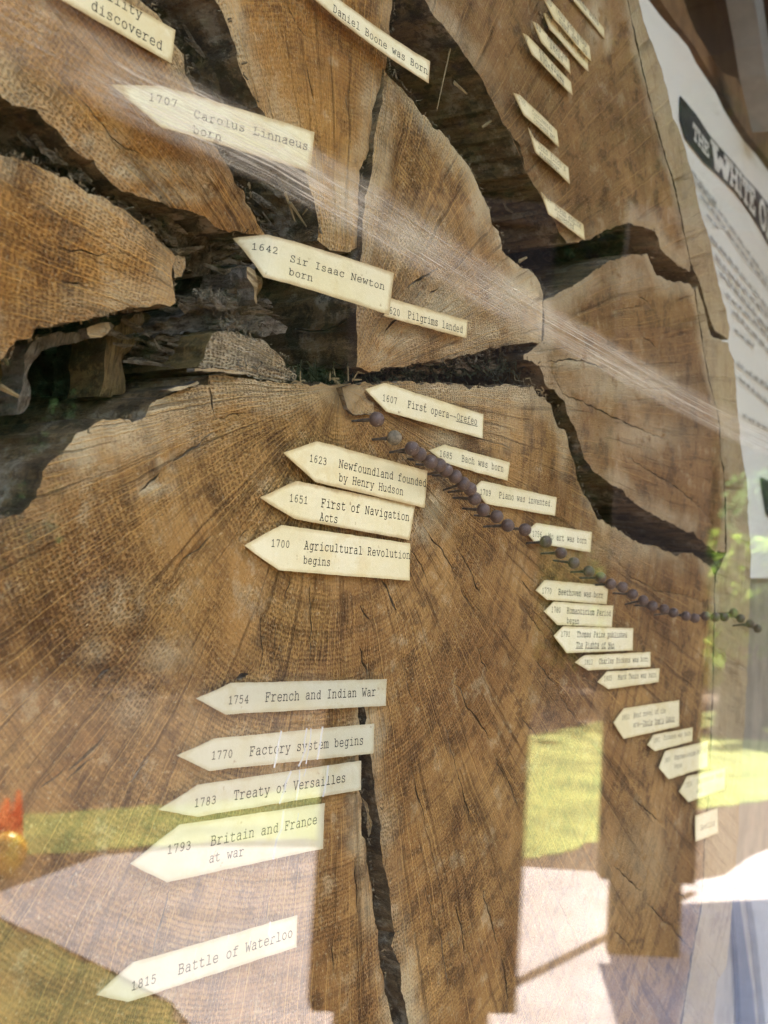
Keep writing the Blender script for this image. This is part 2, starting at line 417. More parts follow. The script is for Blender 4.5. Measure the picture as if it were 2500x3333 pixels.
sheet('lawn', [(-900, 2640), (100, 2650), (700, 2610), (1400, 2500), (1700, 2400), (2050, 2330), (2700, 2300), (2900, 2560), (2200, 2640), (1960, 2735), (1760, 2790), (1500, 2800), (1000, 2730), (700, 2740), (330, 2765), (-900, 2860)], 0.004, M_GRASS)
sheet('pavement', [(-900, 3050), (-300, 2990), (0, 2905), (330, 2785), (700, 2755), (1045, 2760), (1400, 2800), (1700, 2822), (1960, 2840), (2250, 2870), (2360, 2850), (2440, 2790), (2700, 2690), (3000, 3000), (3000, 4300), (1300, 4300), (760, 3500), (560, 3262), (380, 3165), (0, 2985), (-900, 3200)], 0.008, M_PAVE)
sheet('near_lawn', [(-900, 3190), (-100, 2950), (0, 2998), (380, 3175), (540, 3275), (700, 3460), (300, 3800), (-900, 3700)], 0.012, M_GRASS2)
# a joint across the paving
a, b = seen(1700, 3200), seen(2010, 3040); d = (b - a) / np.linalg.norm(b - a); nn = np.array([-d[1], d[0], 0]) * 0.022
a, b = a - d * 0.5, b + d * 1.0
j = link_mesh('pavement_joint', [tuple(v[:2]) + (0.0125,) for v in (a - nn, b - nn, b + nn, a + nn)], [(0, 1, 2, 3)], M_SOIL, None, loc=a)
if j.data.polygons[0].normal.z < 0: j.data.flip_normals()
tag(j, kind='structure')

# ---------------------------------------------------------------- shelter roof over the case
roof = empty('shelter_roof', (0.5, 0.2, 2.35))
v, f = box_vf((-2.2, -0.62, 2.35), (2.6, 1.3, 2.43)); link_mesh('roof_deck', v, f, M_ROOF, roof)
for bx in (-1.9, 2.3):
    v, f = box_vf((bx, 0.6, 0.0), (bx + 0.16, 0.76, 2.35)); link_mesh('roof_post', v, f, M_ROOF, roof)
for rx in (-1.2, -0.2, 0.8, 1.8):
    v, f = box_vf((rx, -0.60, 2.26), (rx + 0.07, 1.25, 2.348)); link_mesh('rafter', v, f, M_ROOF, roof)
tag(roof, 'dark timber shelter roof on posts above the glass display case', 'roof')

# ---------------------------------------------------------------- boards standing outside, mirrored in the pane
M_BOARD = simple('brown_board', (0.060, 0.038, 0.024), 0.8, 14, 0.4)
def notice(px_l, px_r, dist, z_bot, z_top, post_frac, label):
    a = seen_dist(px_l, 2700, dist); b = seen_dist(px_r, 2700, dist)
    c = (a + b) / 2; u = (b - a); u[2] = 0; L = np.linalg.norm(u); u /= L; n = np.array([-u[1], u[0], 0]) * 0.05
    root = empty('notice_board', (c[0], c[1], 0))
    def slab(name, w, z0, z1, t):
        P = []
        for z in (z0, z1):
            for s1, s2 in ((-1, -1), (1, -1), (1, 1), (-1, 1)):
                p = c + u * (s1 * w / 2) + n * (s2 * t); P.append((p[0], p[1], z))
        link_mesh(name, P, [(0, 3, 2, 1), (4, 5, 6, 7), (0, 1, 5, 4), (1, 2, 6, 5), (2, 3, 7, 6), (3, 0, 4, 7)], M_BOARD, root)
    slab('board', L, z_bot, z_top, 1.0); slab('post', L * post_frac, 0.0, z_bot - 0.002, 0.9)
    slab('cap', L * 1.06, z_top + 0.002, z_top + 0.06, 1.4)
    tag(root, label, 'notice board'); return root
notice(1045, 1697, 2.6, 0.40, 2.3, 0.74, 'wide dark brown board on a stout post mirrored in the glass low at the middle')
notice(1958, 2262, 4.6, 0.30, 2.5, 0.74, 'narrow dark brown board standing on the paving mirrored near the right edge')

# ---------------------------------------------------------------- trees beyond the lawn
def leaf_mat(name, c, c2):
    k = NT(name); P = k.pos(); k.base(k.mix(k.ramp(k.noise(P, 2.5, 3), 0.35, 0.65), c, c2), 1.0, 0.0); return k.m
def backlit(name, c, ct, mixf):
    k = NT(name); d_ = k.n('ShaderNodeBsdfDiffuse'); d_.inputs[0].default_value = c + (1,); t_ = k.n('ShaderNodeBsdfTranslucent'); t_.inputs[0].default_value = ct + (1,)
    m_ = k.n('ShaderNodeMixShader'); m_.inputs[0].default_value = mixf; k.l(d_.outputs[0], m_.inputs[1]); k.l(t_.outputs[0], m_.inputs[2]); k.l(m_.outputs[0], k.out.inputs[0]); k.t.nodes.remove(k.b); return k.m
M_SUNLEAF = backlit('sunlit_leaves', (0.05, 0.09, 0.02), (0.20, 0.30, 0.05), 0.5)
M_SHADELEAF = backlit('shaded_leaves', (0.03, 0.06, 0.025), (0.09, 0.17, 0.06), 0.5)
M_LEAF = leaf_mat('leaves', (0.016, 0.024, 0.008), (0.028, 0.040, 0.012))
def tree(px, dist, h, rad, seed, label, leaf=None):
    base = seen_dist(px, 2400, dist); base = np.array([base[0], base[1], 0.0]); rr = random.Random(seed)
    root = empty('broadleaf_tree', base)
    V, F_ = [], []
    n = 9
    for i, t in enumerate((0, 0.04, 0.2, 0.45, 0.7)):
        rad_t = (0.30 + 0.25 * max(0, 0.04 - t) / 0.04) * (1 - t * 0.9)
        for q in range(n):
            an = 2 * math.pi * q / n; V.append((base[0] + rad_t * math.cos(an) + t * 0.3, base[1] + rad_t * math.sin(an), h * t))
        if i:
            for q in range(n): F_.append(((i - 1) * n + q, (i - 1) * n + (q + 1) % n, i * n + (q + 1) % n, i * n + q))
    link_mesh('trunk', V, F_, M_BARK, root, smooth=True)
    V, F_ = [], []
    clumps = [(rr.gauss(0, rad * 0.5), rr.gauss(0, rad * 0.5), h * (0.28 + 0.68 * rr.random()), rad * (0.28 + 0.25 * rr.random())) for _ in range(26)]
    for _ in range(int(3600 * max(0.5, min(1, h / 12)))):
        cx, cy, cz, cr = clumps[rr.randrange(len(clumps))]
        d = Vector((rr.gauss(0, 1), rr.gauss(0, 1), rr.gauss(0, 1))).normalized() * cr * rr.random() ** 0.4
        p = Vector(base) + Vector((cx, cy, cz)) + d; s = (0.10 + 0.16 * rr.random()) * (1.0 if h > 8 else 0.42)
        a1 = Vector((rr.gauss(0, 1), rr.gauss(0, 1), rr.gauss(0, 1))).normalized(); a2 = a1.orthogonal().normalized()
        i = len(V); V += [tuple(p - a1 * s), tuple(p + a2 * s * .6), tuple(p + a1 * s), tuple(p - a2 * s * .6)]; F_.append((i, i + 1, i + 2, i + 3))
    link_mesh('crown', V, F_, leaf or M_LEAF, root)
    tag(root, label, 'tree', 'trees beyond the lawn')
for i, (px, dist, h, rad) in enumerate(((-400, 25, 14, 4.4), (250, 27, 14, 4.6), (800, 28, 15, 5.0), (1350, 28, 15, 5.0), (1850, 29, 16, 5.0))):
    tree(px, dist, h, rad, 11 + i, 'dark leafy tree beyond the lawn mirrored faintly in the glass')

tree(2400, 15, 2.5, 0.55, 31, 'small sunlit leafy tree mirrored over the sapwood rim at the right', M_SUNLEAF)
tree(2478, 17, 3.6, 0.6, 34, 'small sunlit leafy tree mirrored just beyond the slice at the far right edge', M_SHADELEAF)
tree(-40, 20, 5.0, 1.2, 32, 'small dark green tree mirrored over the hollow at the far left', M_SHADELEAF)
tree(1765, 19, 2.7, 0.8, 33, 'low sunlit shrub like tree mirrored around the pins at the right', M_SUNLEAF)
# steep slope added behind the trees to block the sky
M_SKYBLOCK = simple('sky_blocker_green', (0.010, 0.014, 0.006), 0.95, 0.8, 0.5, bump=0.2)
V, Fc = [], []; nu_, nv_ = 60, 16
for i in range(nv_):
    for q in range(nu_):
        an = math.radians(-15 + 135 * q / (nu_ - 1)); t = i / (nv_ - 1); rd = 42 + 14 * t + 3 * n1(q * .5, i * .5)
        V.append((math.sin(an) * rd, -math.cos(an) * rd, -0.05 + 42 * t ** 0.9 + 2.2 * n1(q * .4, i * .6, 3)))
        if i and q: Fc.append(((i - 1) * nu_ + q - 1, (i - 1) * nu_ + q, i * nu_ + q, i * nu_ + q - 1))
tag(link_mesh('sky_blocker', V, Fc, M_SKYBLOCK, None, loc=V[0], smooth=True), kind='structure')
V, Fc = [], []; rr = random.Random(2)
for _ in range(14000):
    an = math.radians(rr.uniform(5, 95)); rd = rr.uniform(35, 40); hz = rr.random() ** 1.2 * 15; s_ = rr.uniform(.2, .55)
    p = Vector((math.sin(an) * rd, -math.cos(an) * rd, hz)); a1 = Vector((rr.gauss(0, 1), rr.gauss(0, 1), rr.gauss(0, 1))).normalized(); a2 = a1.orthogonal().normalized()
    i = len(V); V += [tuple(p - a1 * s_), tuple(p + a2 * s_ * .7), tuple(p + a1 * s_), tuple(p - a2 * s_ * .7)]; Fc.append((i, i + 1, i + 2, i + 3))
w_ = link_mesh('woods', V, Fc, M_LEAF, None, loc=(20, -25, 0)); tag(w_, 'dense green woods behind the lawn', 'woods', kind='stuff')
# open canopy added to throw the shadow on the paving at the right
gp = [seen(1993, 2962), seen(3250, 2890), seen(3250, 5000), seen(2330, 5000), seen(2085, 3333)]
sv = np.array(tuple(to_sun)); cp = [g_ + sv * (2.7 / sv[2]) for g_ in gp]
blocker_ob = empty('blocker', (cp[0][0], cp[0][1], 0)); n = len(cp)
cv = [tuple(p) for p in cp] + [tuple(p + np.array([0, 0, .06])) for p in cp]
link_mesh('deck', cv, [tuple(range(n)), tuple(range(2 * n - 1, n - 1, -1))] + [(i, i + n, (i + 1) % n + n, (i + 1) % n) for i in range(n)], M_ROOF, blocker_ob)
for p in (cp[1], cp[2]):
    v, f = box_vf((p[0] - .3, p[1] - .05, 2.763), (p[0] + 7.0, p[1] + .05, 2.86)); link_mesh('beam', v, f, M_ROOF, blocker_ob)
    v, f = box_vf((p[0] + 6.8, p[1] - .06, 0), (p[0] + 6.92, p[1] + .06, 2.76)); link_mesh('blocker_post', v, f, M_ROOF, blocker_ob)
tag(blocker_ob, 'flat dark canopy on posts, added outside to shade the paving at the right', 'blocker')

# ---------------------------------------------------------------- THE SLAB OF OAK
slab = empty('tree_slice', at(1108, 1262) + np.array([0, 0.05, -0.4]))
tag(slab, 'large cracked slice of an old oak trunk standing behind glass', 'tree slice')
STAINS += [
    (180, 860, 90, 110, 'rust', 1.0), (120, 720, 120, 60, 'rust', .6), (90, 1000, 80, 60, 'rust', .5), (620, 600, 120, 80, 'rust', .9), (760, 680, 80, 60, 'rust', .8),
    (420, 560, 240, 30, 'pale', .9), (250, 460, 150, 28, 'pale', .8), (560, 640, 120, 25, 'pale', .8), (280, 640, 110, 35, 'pale', .9), (440, 770, 140, 50, 'pale', .5), (60, 530, 70, 25, 'dark', .5),
    (380, 1030, 150, 22, 'dark', .6), (500, 960, 120, 60, 'pale', .55),
    (800, 330, 60, 180, 'smooth', .5), (980, 250, 170, 200, 'smooth', .75), (1130, 650, 60, 110, 'pale', .9), (1220, 330, 40, 90, 'pale', .7), (660, 90, 40, 120, 'pale', .5), (830, 420, 40, 60, 'pale', .8), (1100, 730, 60, 60, 'pale', .8), (1160, 360, 30, 25, 'dark', .5),
    (1350, 450, 120, 200, 'rust', .6), (1420, 620, 130, 120, 'rust', .75), (1300, 300, 50, 100, 'rust', .7), (1450, 850, 160, 80, 'rust', .6), (1560, 640, 35, 120, 'pale', .8), (1640, 760, 35, 60, 'pale', .9),
    (1330, 780, 100, 80, 'pale', .9), (1300, 1080, 90, 80, 'pale', .8), (1450, 1000, 110, 90, 'pale', .75), (1700, 950, 90, 80, 'pale', 1.0), (1600, 1080, 160, 40, 'pale', .8), (1250, 1160, 60, 40, 'pale', .9), (1400, 1165, 140, 18, 'dark', .8), (1650, 1125, 120, 14, 'dark', .7),
    (1080, 1262, 50, 16, 'pale', .9), (1110, 1290, 26, 22, 'dark', .5), (1000, 1320, 110, 60, 'rust', .35), (880, 1430, 120, 50, 'rust', .7), (780, 1480, 70, 40, 'rust', .5),
    (1480, 1270, 150, 40, 'pale', .9), (1700, 1290, 80, 40, 'pale', .9), (1450, 1420, 50, 60, 'pale', .8), (1640, 1400, 90, 70, 'pale', .35), (1840, 1420, 18, 120, 'pale', .8),
    (1410, 1640, 40, 70, 'pale', .95), (1370, 1720, 40, 50, 'pale', .8), (1360, 1560, 50, 30, 'dark', .7), (1460, 1570, 40, 30, 'dark', .6), (1500, 1640, 50, 40, 'rust', .7), (1340, 1850, 40, 60, 'rust', .5),
    (540, 1510, 24, 22, 'pale', 1.0), (500, 1590, 60, 22, 'pale', .9), (420, 1440, 100, 45, 'pale', .6), (600, 1420, 80, 50, 'pale', .5), (330, 1510, 120, 80, 'rust', .4), (650, 1330, 40, 50, 'rust', .8),
    (800, 1850, 110, 110, 'smooth', 1.0), (770, 2040, 75, 130, 'smooth', 1.0), (640, 1780, 120, 80, 'smooth', .7), (1030, 1900, 180, 70, 'smooth', .6), (820, 2010, 40, 60, 'rust', .35),
    (330, 1850, 180, 120, 'rust', .6), (150, 1950, 160, 120, 'rust', .6), (360, 2180, 60, 40, 'dark', .4), (120, 2300, 200, 160, 'rust', .5), (600, 2200, 180, 90, 'rust', .6), (330, 2400, 220, 140, 'rust', .45), (640, 2330, 160, 100, 'dark', .35),
    (380, 1960, 80, 60, 'pale', .6), (540, 2130, 80, 50, 'pale', .5), (310, 2120, 40, 40, 'pale', .45), (430, 2300, 60, 60, 'pale', .4), (1090, 2740, 30, 90, 'rust', .7), (1110, 2620, 40, 50, 'rust', .5),
    (1900, 2900, 120, 200, 'pale', .3), (2100, 2800, 90, 140, 'pale', .35), (2050, 1250, 160, 60, 'pale', .8), (2100, 1420, 130, 60, 'pale', .6), (1900, 1180, 120, 30, 'pale', .9),
    (1880, 800, 60, 25, 'pale', .9), (1935, 60, 22, 90, 'pale', 1.0), (1978, 130, 12, 40, 'pale', 1.0), (2000, 1000, 120, 80, 'rust', .3), (2200, 1180, 80, 140, 'rust', .6), (2150, 1300, 60, 60, 'rust', .7), (2320, 1600, 30, 60, 'rust', .9), (2050, 900, 70, 60, 'pale', .6),
    (2060, 1780, 160, 60, 'pale', .4), (2100, 2000, 140, 60, 'rust', .35), (2050, 2700, 120, 120, 'rust', .3),
]
A_ = [(-420, -260), (-420, 150), (-100, 250), (0, 284), (21, 313), (68, 343), (127, 360), (160, 389), (194, 419), (215, 457), (253, 486), (274, 507), (312, 524), (333, 562), (371, 600), (405, 617), (456, 634), (506, 651), (549, 663), (591, 672), (633, 689), (690, 722), (702, 743), (740, 752), (780, 757), (830, 764), (874, 766), (857, 738), (828, 695), (804, 656), (799, 622), (770, 593), (751, 550), (706, 470), (663, 324), (640, 294), (612, 241), (603, 177), (561, 120), (520, 45), (467, 0), (440, -60), (380, -260)]
wedge('oak_wedge', A_, slab, M_FACE_U, M_WALL, cracks=[([(250, 300), (300, 350), (340, 400), (370, 440), (420, 480), (470, 500)], .0004)])
B_ = [(-420, 420), (-100, 475), (0, 499), (55, 507), (105, 528), (139, 541), (190, 566), (236, 588), (270, 604), (295, 621), (338, 638), (376, 668), (414, 693), (456, 718), (498, 748), (532, 782), (565, 811), (586, 832), (588, 850), (570, 875), (567, 934), (572, 982), (557, 993), (523, 989), (480, 994), (413, 1006), (371, 1019), (295, 1036), (236, 1050), (180, 1054), (131, 1057), (122, 1074), (114, 1103), (63, 1107), (42, 1137), (25, 1162), (0, 1183), (-120, 1260), (-420, 1330)]
wedge('oak_wedge', B_, slab, M_FACE_U, M_WALL, cracks=[([(200, 806), (245, 815), (300, 822), (350, 826), (375, 822)], .0004), ([(170, 910), (230, 918), (290, 925)], .0003)])
G_ = [(540, -260), (610, -140), (704, 0), (730, 39), (749, 82), (764, 121), (778, 164), (786, 207), (807, 260), (827, 309), (846, 347), (875, 381), (899, 402), (960, 470), (1005, 560), (1030, 650), (1043, 733), (1040, 780), (1062, 806), (1100, 815), (1130, 820), (1168, 811), (1177, 786), (1175, 695), (1174, 632), (1179, 554), (1207, 492), (1212, 424), (1217, 357), (1241, 309), (1256, 270), (1270, 193), (1275, 96), (1285, 0), (1300, -260)]
wedge('oak_wedge', G_, slab, M_FACE_U, M_WALL, y0=0.001, cracks=[([(940, -40), (945, 20), (975, 90), (1010, 120)], .0003), ([(1132, 300), (1133, 330), (1136, 360)], .0005), ([(1000, 200), (1010, 250), (1025, 310), (1030, 360)], .00035)])
H_ = [(1263, 217), (1259, 281), (1246, 335), (1234, 394), (1226, 462), (1224, 507), (1220, 552), (1214, 590), (1200, 640), (1188, 700), (1183, 760), (1180, 840), (1172, 930), (1165, 1013), (1170, 1104), (1165, 1195), (1194, 1210), (1225, 1203), (1250, 1199), (1295, 1192), (1401, 1177), (1499, 1162), (1612, 1131), (1702, 1116), (1774, 1112), (1775, 1040), (1774, 959), (1765, 923), (1743, 887), (1702, 869), (1670, 842), (1645, 810), (1630, 751), (1609, 729), (1600, 701), (1589, 665), (1562, 611), (1544, 570), (1526, 534), (1494, 498), (1471, 462), (1444, 426), (1413, 407), (1381, 367), (1340, 312), (1309, 276), (1275, 240)]
wedge('oak_wedge', H_, slab, M_FACE, M_WALL, y0=-0.001, lump=0.0012, cracks=[([(1330, 935), (1350, 920), (1390, 895), (1425, 875)], .0008), ([(1400, 960), (1420, 948), (1440, 935)], .0006), ([(1400, 895), (1420, 880), (1435, 868)], .0005), ([(1260, 1090), (1275, 1060), (1300, 1040), (1320, 1020)], .0006), ([(1350, 970), (1375, 948)], .0005)])
I_ = [(1300, -260), (1389, 0), (1412, 45), (1469, 105), (1521, 181), (1559, 226), (1582, 264), (1612, 324), (1649, 407), (1695, 467), (1717, 543), (1747, 603), (1790, 680), (1815, 723), (1830, 760), (1851, 788), (1890, 786), (1928, 778), (1969, 752), (2010, 735), (2061, 727), (2102, 737), (2138, 752), (2148, 773), (2153, 804), (2179, 834), (2215, 865), (2250, 880), (2253, 862), (2228, 750), (2216, 678), (2199, 593), (2175, 526), (2148, 434), (2124, 339), (2104, 264), (2080, 153), (2046, 0), (1990, -260)]
wedge('oak_wedge', I_, slab, M_FACE_R, M_WALL, cracks=[([(1660, 420), (1690, 480), (1720, 560), (1745, 590)], .0004)])
J_ = [(1777, 980), (1780, 1050), (1780, 1112), (1740, 1135), (1710, 1153), (1712, 1170), (1762, 1192), (1777, 1222), (1785, 1252), (1815, 1275), (1845, 1312), (1853, 1350), (1883, 1403), (1898, 1456), (1913, 1493), (1936, 1531), (1973, 1561), (2034, 1599), (2071, 1644), (2100, 1656), (2136, 1681), (2194, 1703), (2219, 1725), (2263, 1732), (2281, 1754), (2303, 1772), (2335, 1797), (2364, 1800), (2364, 1631), (2360, 1525), (2349, 1496), (2346, 1387), (2331, 1315), (2313, 1242), (2299, 1170), (2288, 1098), (2277, 1025), (2264, 942), (2250, 925), (2215, 916), (2179, 911), (2143, 896), (2128, 855), (2112, 829), (2051, 829), (2000, 845), (1959, 870), (1887, 922), (1815, 957)]
wedge('oak_wedge', J_, slab, M_FACE_R, M_WALL, cracks=[
    ([(1800, 1205), (1838, 1282), (1880, 1300), (1928, 1320), (2004, 1357), (2087, 1395), (2162, 1425)], .0006), ([(1790, 1177), (1850, 1168), (1898, 1173), (1973, 1199)], .0007),
    ([(2034, 1478), (2117, 1531), (2207, 1584), (2297, 1667), (2320, 1700)], .0006), ([(2080, 960), (2110, 980), (2125, 1000)], .0004), ([(2000, 1012), (2060, 1000), (2120, 985)], .0003), ([(2090, 1090), (2120, 1110), (2150, 1140)], .0005)])
C_ = [(-420, 1850), (-100, 1720), (0, 1695), (68, 1674), (128, 1622), (151, 1538), (166, 1501), (226, 1463), (264, 1410), (332, 1373), (399, 1358), (430, 1361), (437, 1380), (482, 1358), (497, 1320), (558, 1282), (603, 1267), (663, 1252), (684, 1250), (686, 1216), (754, 1222), (829, 1237), (942, 1252), (1002, 1252), (1055, 1245), (1115, 1252), (1130, 1250), (1180, 1249), (1230, 1247), (1295, 1245), (1356, 1241), (1514, 1252), (1536, 1267), (1567, 1256), (1672, 1252), (1702, 1263), (1740, 1252), (1755, 1282), (1777, 1297), (1800, 1320), (1808, 1358), (1823, 1388), (1846, 1403), (1860, 1455), (1883, 1523), (1890, 1561), (1905, 1606), (1928, 1644), (1955, 1690), (1973, 1700), (2034, 1730), (2064, 1760), (2100, 1768), (2154, 1783), (2208, 1808), (2245, 1797), (2288, 1822), (2322, 1848), (2331, 1870), (2331, 1900), (2326, 2100), (2321, 2300), (2314, 2507), (2303, 2661), (2293, 2840), (2283, 2968), (2257, 3096), (2221, 3333), (2176, 3600), (1390, 3600),
      (1352, 3420), (1338, 3333), (1333, 3276), (1320, 3225), (1312, 3138), (1302, 3122), (1282, 3081), (1292, 3040), (1284, 2999), (1277, 2933), (1266, 2845), (1256, 2815), (1251, 2743), (1251, 2692), (1241, 2661), (1236, 2625), (1228, 2584), (1220, 2507), (1213, 2456), (1197, 2354), (1202, 2338), (1200, 2300), (1192, 2278), (1180, 2290), (1174, 2300), (1172, 2333), (1179, 2354), (1177, 2476), (1174, 2569), (1182, 2610), (1184, 2692), (1187, 2717), (1200, 2733), (1205, 2804), (1213, 2866), (1220, 2917), (1230, 3009), (1238, 3071), (1248, 3148), (1261, 3225), (1272, 3291), (1287, 3333), (1300, 3420), (1330, 3600), (-420, 3600)]
z5 = lambda p: Q(0, 1700, 1.3272, p)
z6 = lambda p: Q(1250, 1700, 1.3272, p)
z7 = lambda p: Q(0, 2450, 1.3272, p)
z8 = lambda p: Q(1250, 2450, 1.3272, p)
z3 = lambda p: Q(0, 800, 1.3272, p)
CR = [
    (z3([(930, 800), (890, 830), (860, 860), (800, 900), (740, 950)]), .0006), (z3([(700, 980), (650, 1020), (610, 1060)]), .0007), (z3([(915, 610), (925, 650), (935, 750)]), .0005), (z3([(945, 745), (1000, 740), (1060, 725)]), .0003),
    (z5([(1085, 20), (1040, 70)]), .0003), (z5([(930, 50), (870, 110), (830, 140), (780, 190)]), .0004), (z5([(1355, 230), (1350, 330), (1355, 440), (1350, 560), (1345, 640)]), .0005), (z5([(1265, 240), (1250, 300), (1240, 350)]), .0003), (z5([(1195, 440), (1200, 500), (1190, 600)]), .0004),
    (z5([(1130, 400), (1135, 480), (1140, 560), (1125, 640)]), .0004), (z5([(1558, 365), (1580, 395), (1605, 420)]), .0006), (z5([(1565, 535), (1580, 600), (1600, 670)]), .0008), (z5([(1080, 655), (1050, 665), (1025, 685)]), .0012), (z5([(480, 630), (440, 670), (400, 710)]), .0010), (z5([(480, 900), (430, 960), (370, 1020), (310, 1080)]), .0008), (z5([(1230, 690), (1210, 710)]), .0003),
    (z5([(300, 1060), (240, 1110), (190, 1150)]), .0006), (z5([(660, 1010), (620, 1060)]), .0004),
    (z6([(0, 250), (18, 290), (35, 330), (60, 380)]), .0014), (z6([(180, 20), (215, 75), (260, 120), (300, 190), (310, 230)]), .0006), (z6([(320, 100), (360, 170), (380, 200), (400, 260), (430, 310)]), .0007), (z6([(120, 110), (180, 200), (210, 290)]), .0005), (z6([(340, 280), (380, 350), (400, 390)]), .0005),
    (z6([(410, 540), (440, 620), (450, 650)]), .0006), (z6([(540, 570), (555, 610)]), .0005), (z6([(310, 690), (345, 740), (360, 790), (405, 840), (450, 910), (470, 950)]), .0008), (z6([(480, 1000), (500, 1040), (530, 1090), (545, 1120)]), .0010), (z6([(270, 870), (290, 960), (310, 1030), (330, 1110)]), .0005), (z6([(80, 600), (110, 700), (140, 790)]), .0004),
    (z6([(600, 255), (640, 295)]), .0005), (z6([(640, 560), (700, 640), (760, 720)]), .0005), (z6([(760, 740), (830, 840), (890, 930)]), .0005), (z6([(600, 850), (650, 900), (690, 960)]), .0005), (z6([(860, 660), (900, 690)]), .0003),
    (z8([(320, 70), (345, 150), (370, 250), (390, 330)]), .0007), (z8([(480, 10), (520, 70), (560, 150), (585, 240)]), .0009), (z8([(120, 60), (150, 160), (190, 320)]), .0005), (z8([(240, 700), (262, 830), (275, 930), (290, 1010)]), .0006), (z8([(310, 650), (345, 740), (360, 880)]), .0006), (z8([(430, 590), (455, 680), (480, 740), (500, 850)]), .0007), (z8([(510, 880), (530, 980), (545, 1070)]), .0008), (z8([(180, 560), (210, 680), (235, 780)]), .0004),
    (z8([(1000, 490), (1060, 545), (1120, 600)]), .0006), (z8([(1140, 650), (1200, 710), (1240, 750)]), .0008), (z8([(1260, 770), (1300, 815), (1345, 865)]), .0006), (z8([(1280, 600), (1320, 640), (1365, 700)]), .0008), (z8([(1090, 200), (1150, 260), (1200, 305)]), .0005), (z8([(1000, 760), (1050, 820), (1080, 860)]), .0004), (z8([(1150, 900), (1190, 950)]), .0004), (z8([(1190, 1070), (1220, 1120), (1245, 1170)]), .0005),
    (z8([(650, 420), (720, 560), (800, 720), (850, 850)]), .0004),
    (z7([(750, 590), (735, 640), (710, 730), (690, 790), (670, 870)]), .0007), (z7([(560, 640), (510, 760), (490, 830)]), .0004), (z7([(350, 500), (300, 560)]), .0004), (z7([(1170, 640), (1160, 740)]), .0004), (z7([(1540, 470), (1550, 600), (1545, 680)]), .0005), (z7([(1440, 800), (1450, 950)]), .0004),
    (z7([(660, 30), (600, 100), (560, 140)]), .0006), (z7([(420, 20), (350, 70), (300, 120)]), .0006),
    ([(1990, 1800), (2060, 1880), (2150, 1925), (2230, 1935), (2290, 1960)], .0004), ([(1700, 1960), (1760, 2050), (1800, 2100)], .0004),
]
wedge('oak_wedge', C_, slab, M_FACE, M_WALL, cracks=CR)
# pale sapwood along the bark side
R1 = [(1995, -260), (2050, 0), (2084, 153), (2108, 264), (2128, 339), (2152, 434), (2179, 526), (2203, 593), (2220, 678), (2232, 750), (2256, 860), (2276, 902), (2289, 935), (2300, 975), (2311, 1015), (2322, 1055), (2332, 1078), (2350, 1085), (2376, 1106), (2380, 1069), (2368, 1007), (2346, 935), (2324, 827), (2306, 754), (2287, 695), (2270, 610), (2253, 543), (2233, 475), (2213, 417), (2196, 383), (2179, 295), (2152, 210), (2133, 156), (2114, 102), (2101, 68), (2087, 0), (2030, -260)]
R2 = [(2268, 940), (2281, 1025), (2292, 1098), (2303, 1170), (2317, 1242), (2335, 1315), (2350, 1387), (2353, 1496), (2364, 1522), (2368, 1631), (2369, 1800), (2337, 1872), (2335, 1900), (2330, 2100), (2325, 2300), (2318, 2507), (2307, 2661), (2297, 2840), (2287, 2968), (2261, 3096), (2225, 3333), (2180, 3600), (2285, 3600), (2328, 3333), (2338, 3199), (2369, 3148), (2382, 3020), (2387, 2943), (2400, 2815), (2410, 2661), (2425, 2400), (2440, 2150), (2447, 1950), (2447, 1757), (2440, 1650), (2436, 1558), (2425, 1500), (2418, 1459), (2407, 1351), (2400, 1242), (2393, 1170), (2378, 1134), (2376, 1117), (2340, 1100), (2319, 1090), (2311, 1060), (2300, 1010), (2286, 965), (2275, 935)]
wedge('sapwood_rim', R1, slab, M_SAP, M_WALL, y0=0.0006, edge_mm=2.0)
wedge('sapwood_rim', R2, slab, M_SAP, M_WALL, y0=0.0006, edge_mm=2.0)
# pale woven-looking wedge beside the pith
F_px = Q(0, 800, 1.3272, [(890, 485), (903, 425), (930, 380), (950, 365), (1000, 372), (1100, 400), (1180, 435), (1238, 488), (1250, 530), (1290, 560), (1283, 588), (1200, 582), (1130, 572), (1060, 548), (990, 540), (930, 532), (870, 522)])
wedge('oak_wedge', F_px, slab, M_PALE, M_OLIVE, y0=0.002, depth=0.07, rough=0.0011, grid=0.002)
z2 = lambda p: Q(500, 550, 2.07375, p)
zc = lambda p: Q(0, 850, 2.37, p)
def chunk(name, pts, mat, wallm, y0, depth=0.05, rough=0.001, tilt=0.0):
    return wedge(name, pts, slab, mat, wallm, y0=y0, depth=depth, rough=rough, grid=0.0025, lump=0.0022, tilt=tilt)
chunk('splinter', z2([(200, 580), (260, 530), (370, 460), (470, 500), (570, 580), (560, 630), (470, 680), (350, 740), (300, 700), (250, 680)]), M_GREYF, M_GREY, 0.030, tilt=-.35)
chunk('splinter', z2([(330, 750), (450, 690), (560, 640), (650, 660), (630, 740), (600, 800), (590, 850), (530, 870), (470, 840), (400, 850), (330, 880), (290, 860)]), M_GREYF, M_GREY, 0.022, rough=.0022, tilt=-.3)
chunk('splinter', z2([(430, 920), (500, 930), (580, 970), (640, 1020), (730, 1050), (780, 1080), (760, 1110), (700, 1140), (640, 1120), (560, 1080), (520, 1090), (100, 1110), (0, 1140), (-150, 1130), (150, 1010), (300, 960), (400, 940)]), M_GREYF, M_GREY, 0.012, rough=.002, tilt=-.3)
chunk('splinter', z2([(635, 655), (690, 680), (700, 760), (690, 850), (700, 900), (685, 925), (668, 880), (665, 800), (632, 735)]), M_SAP, M_GREY, -0.002, 0.006, .0006)
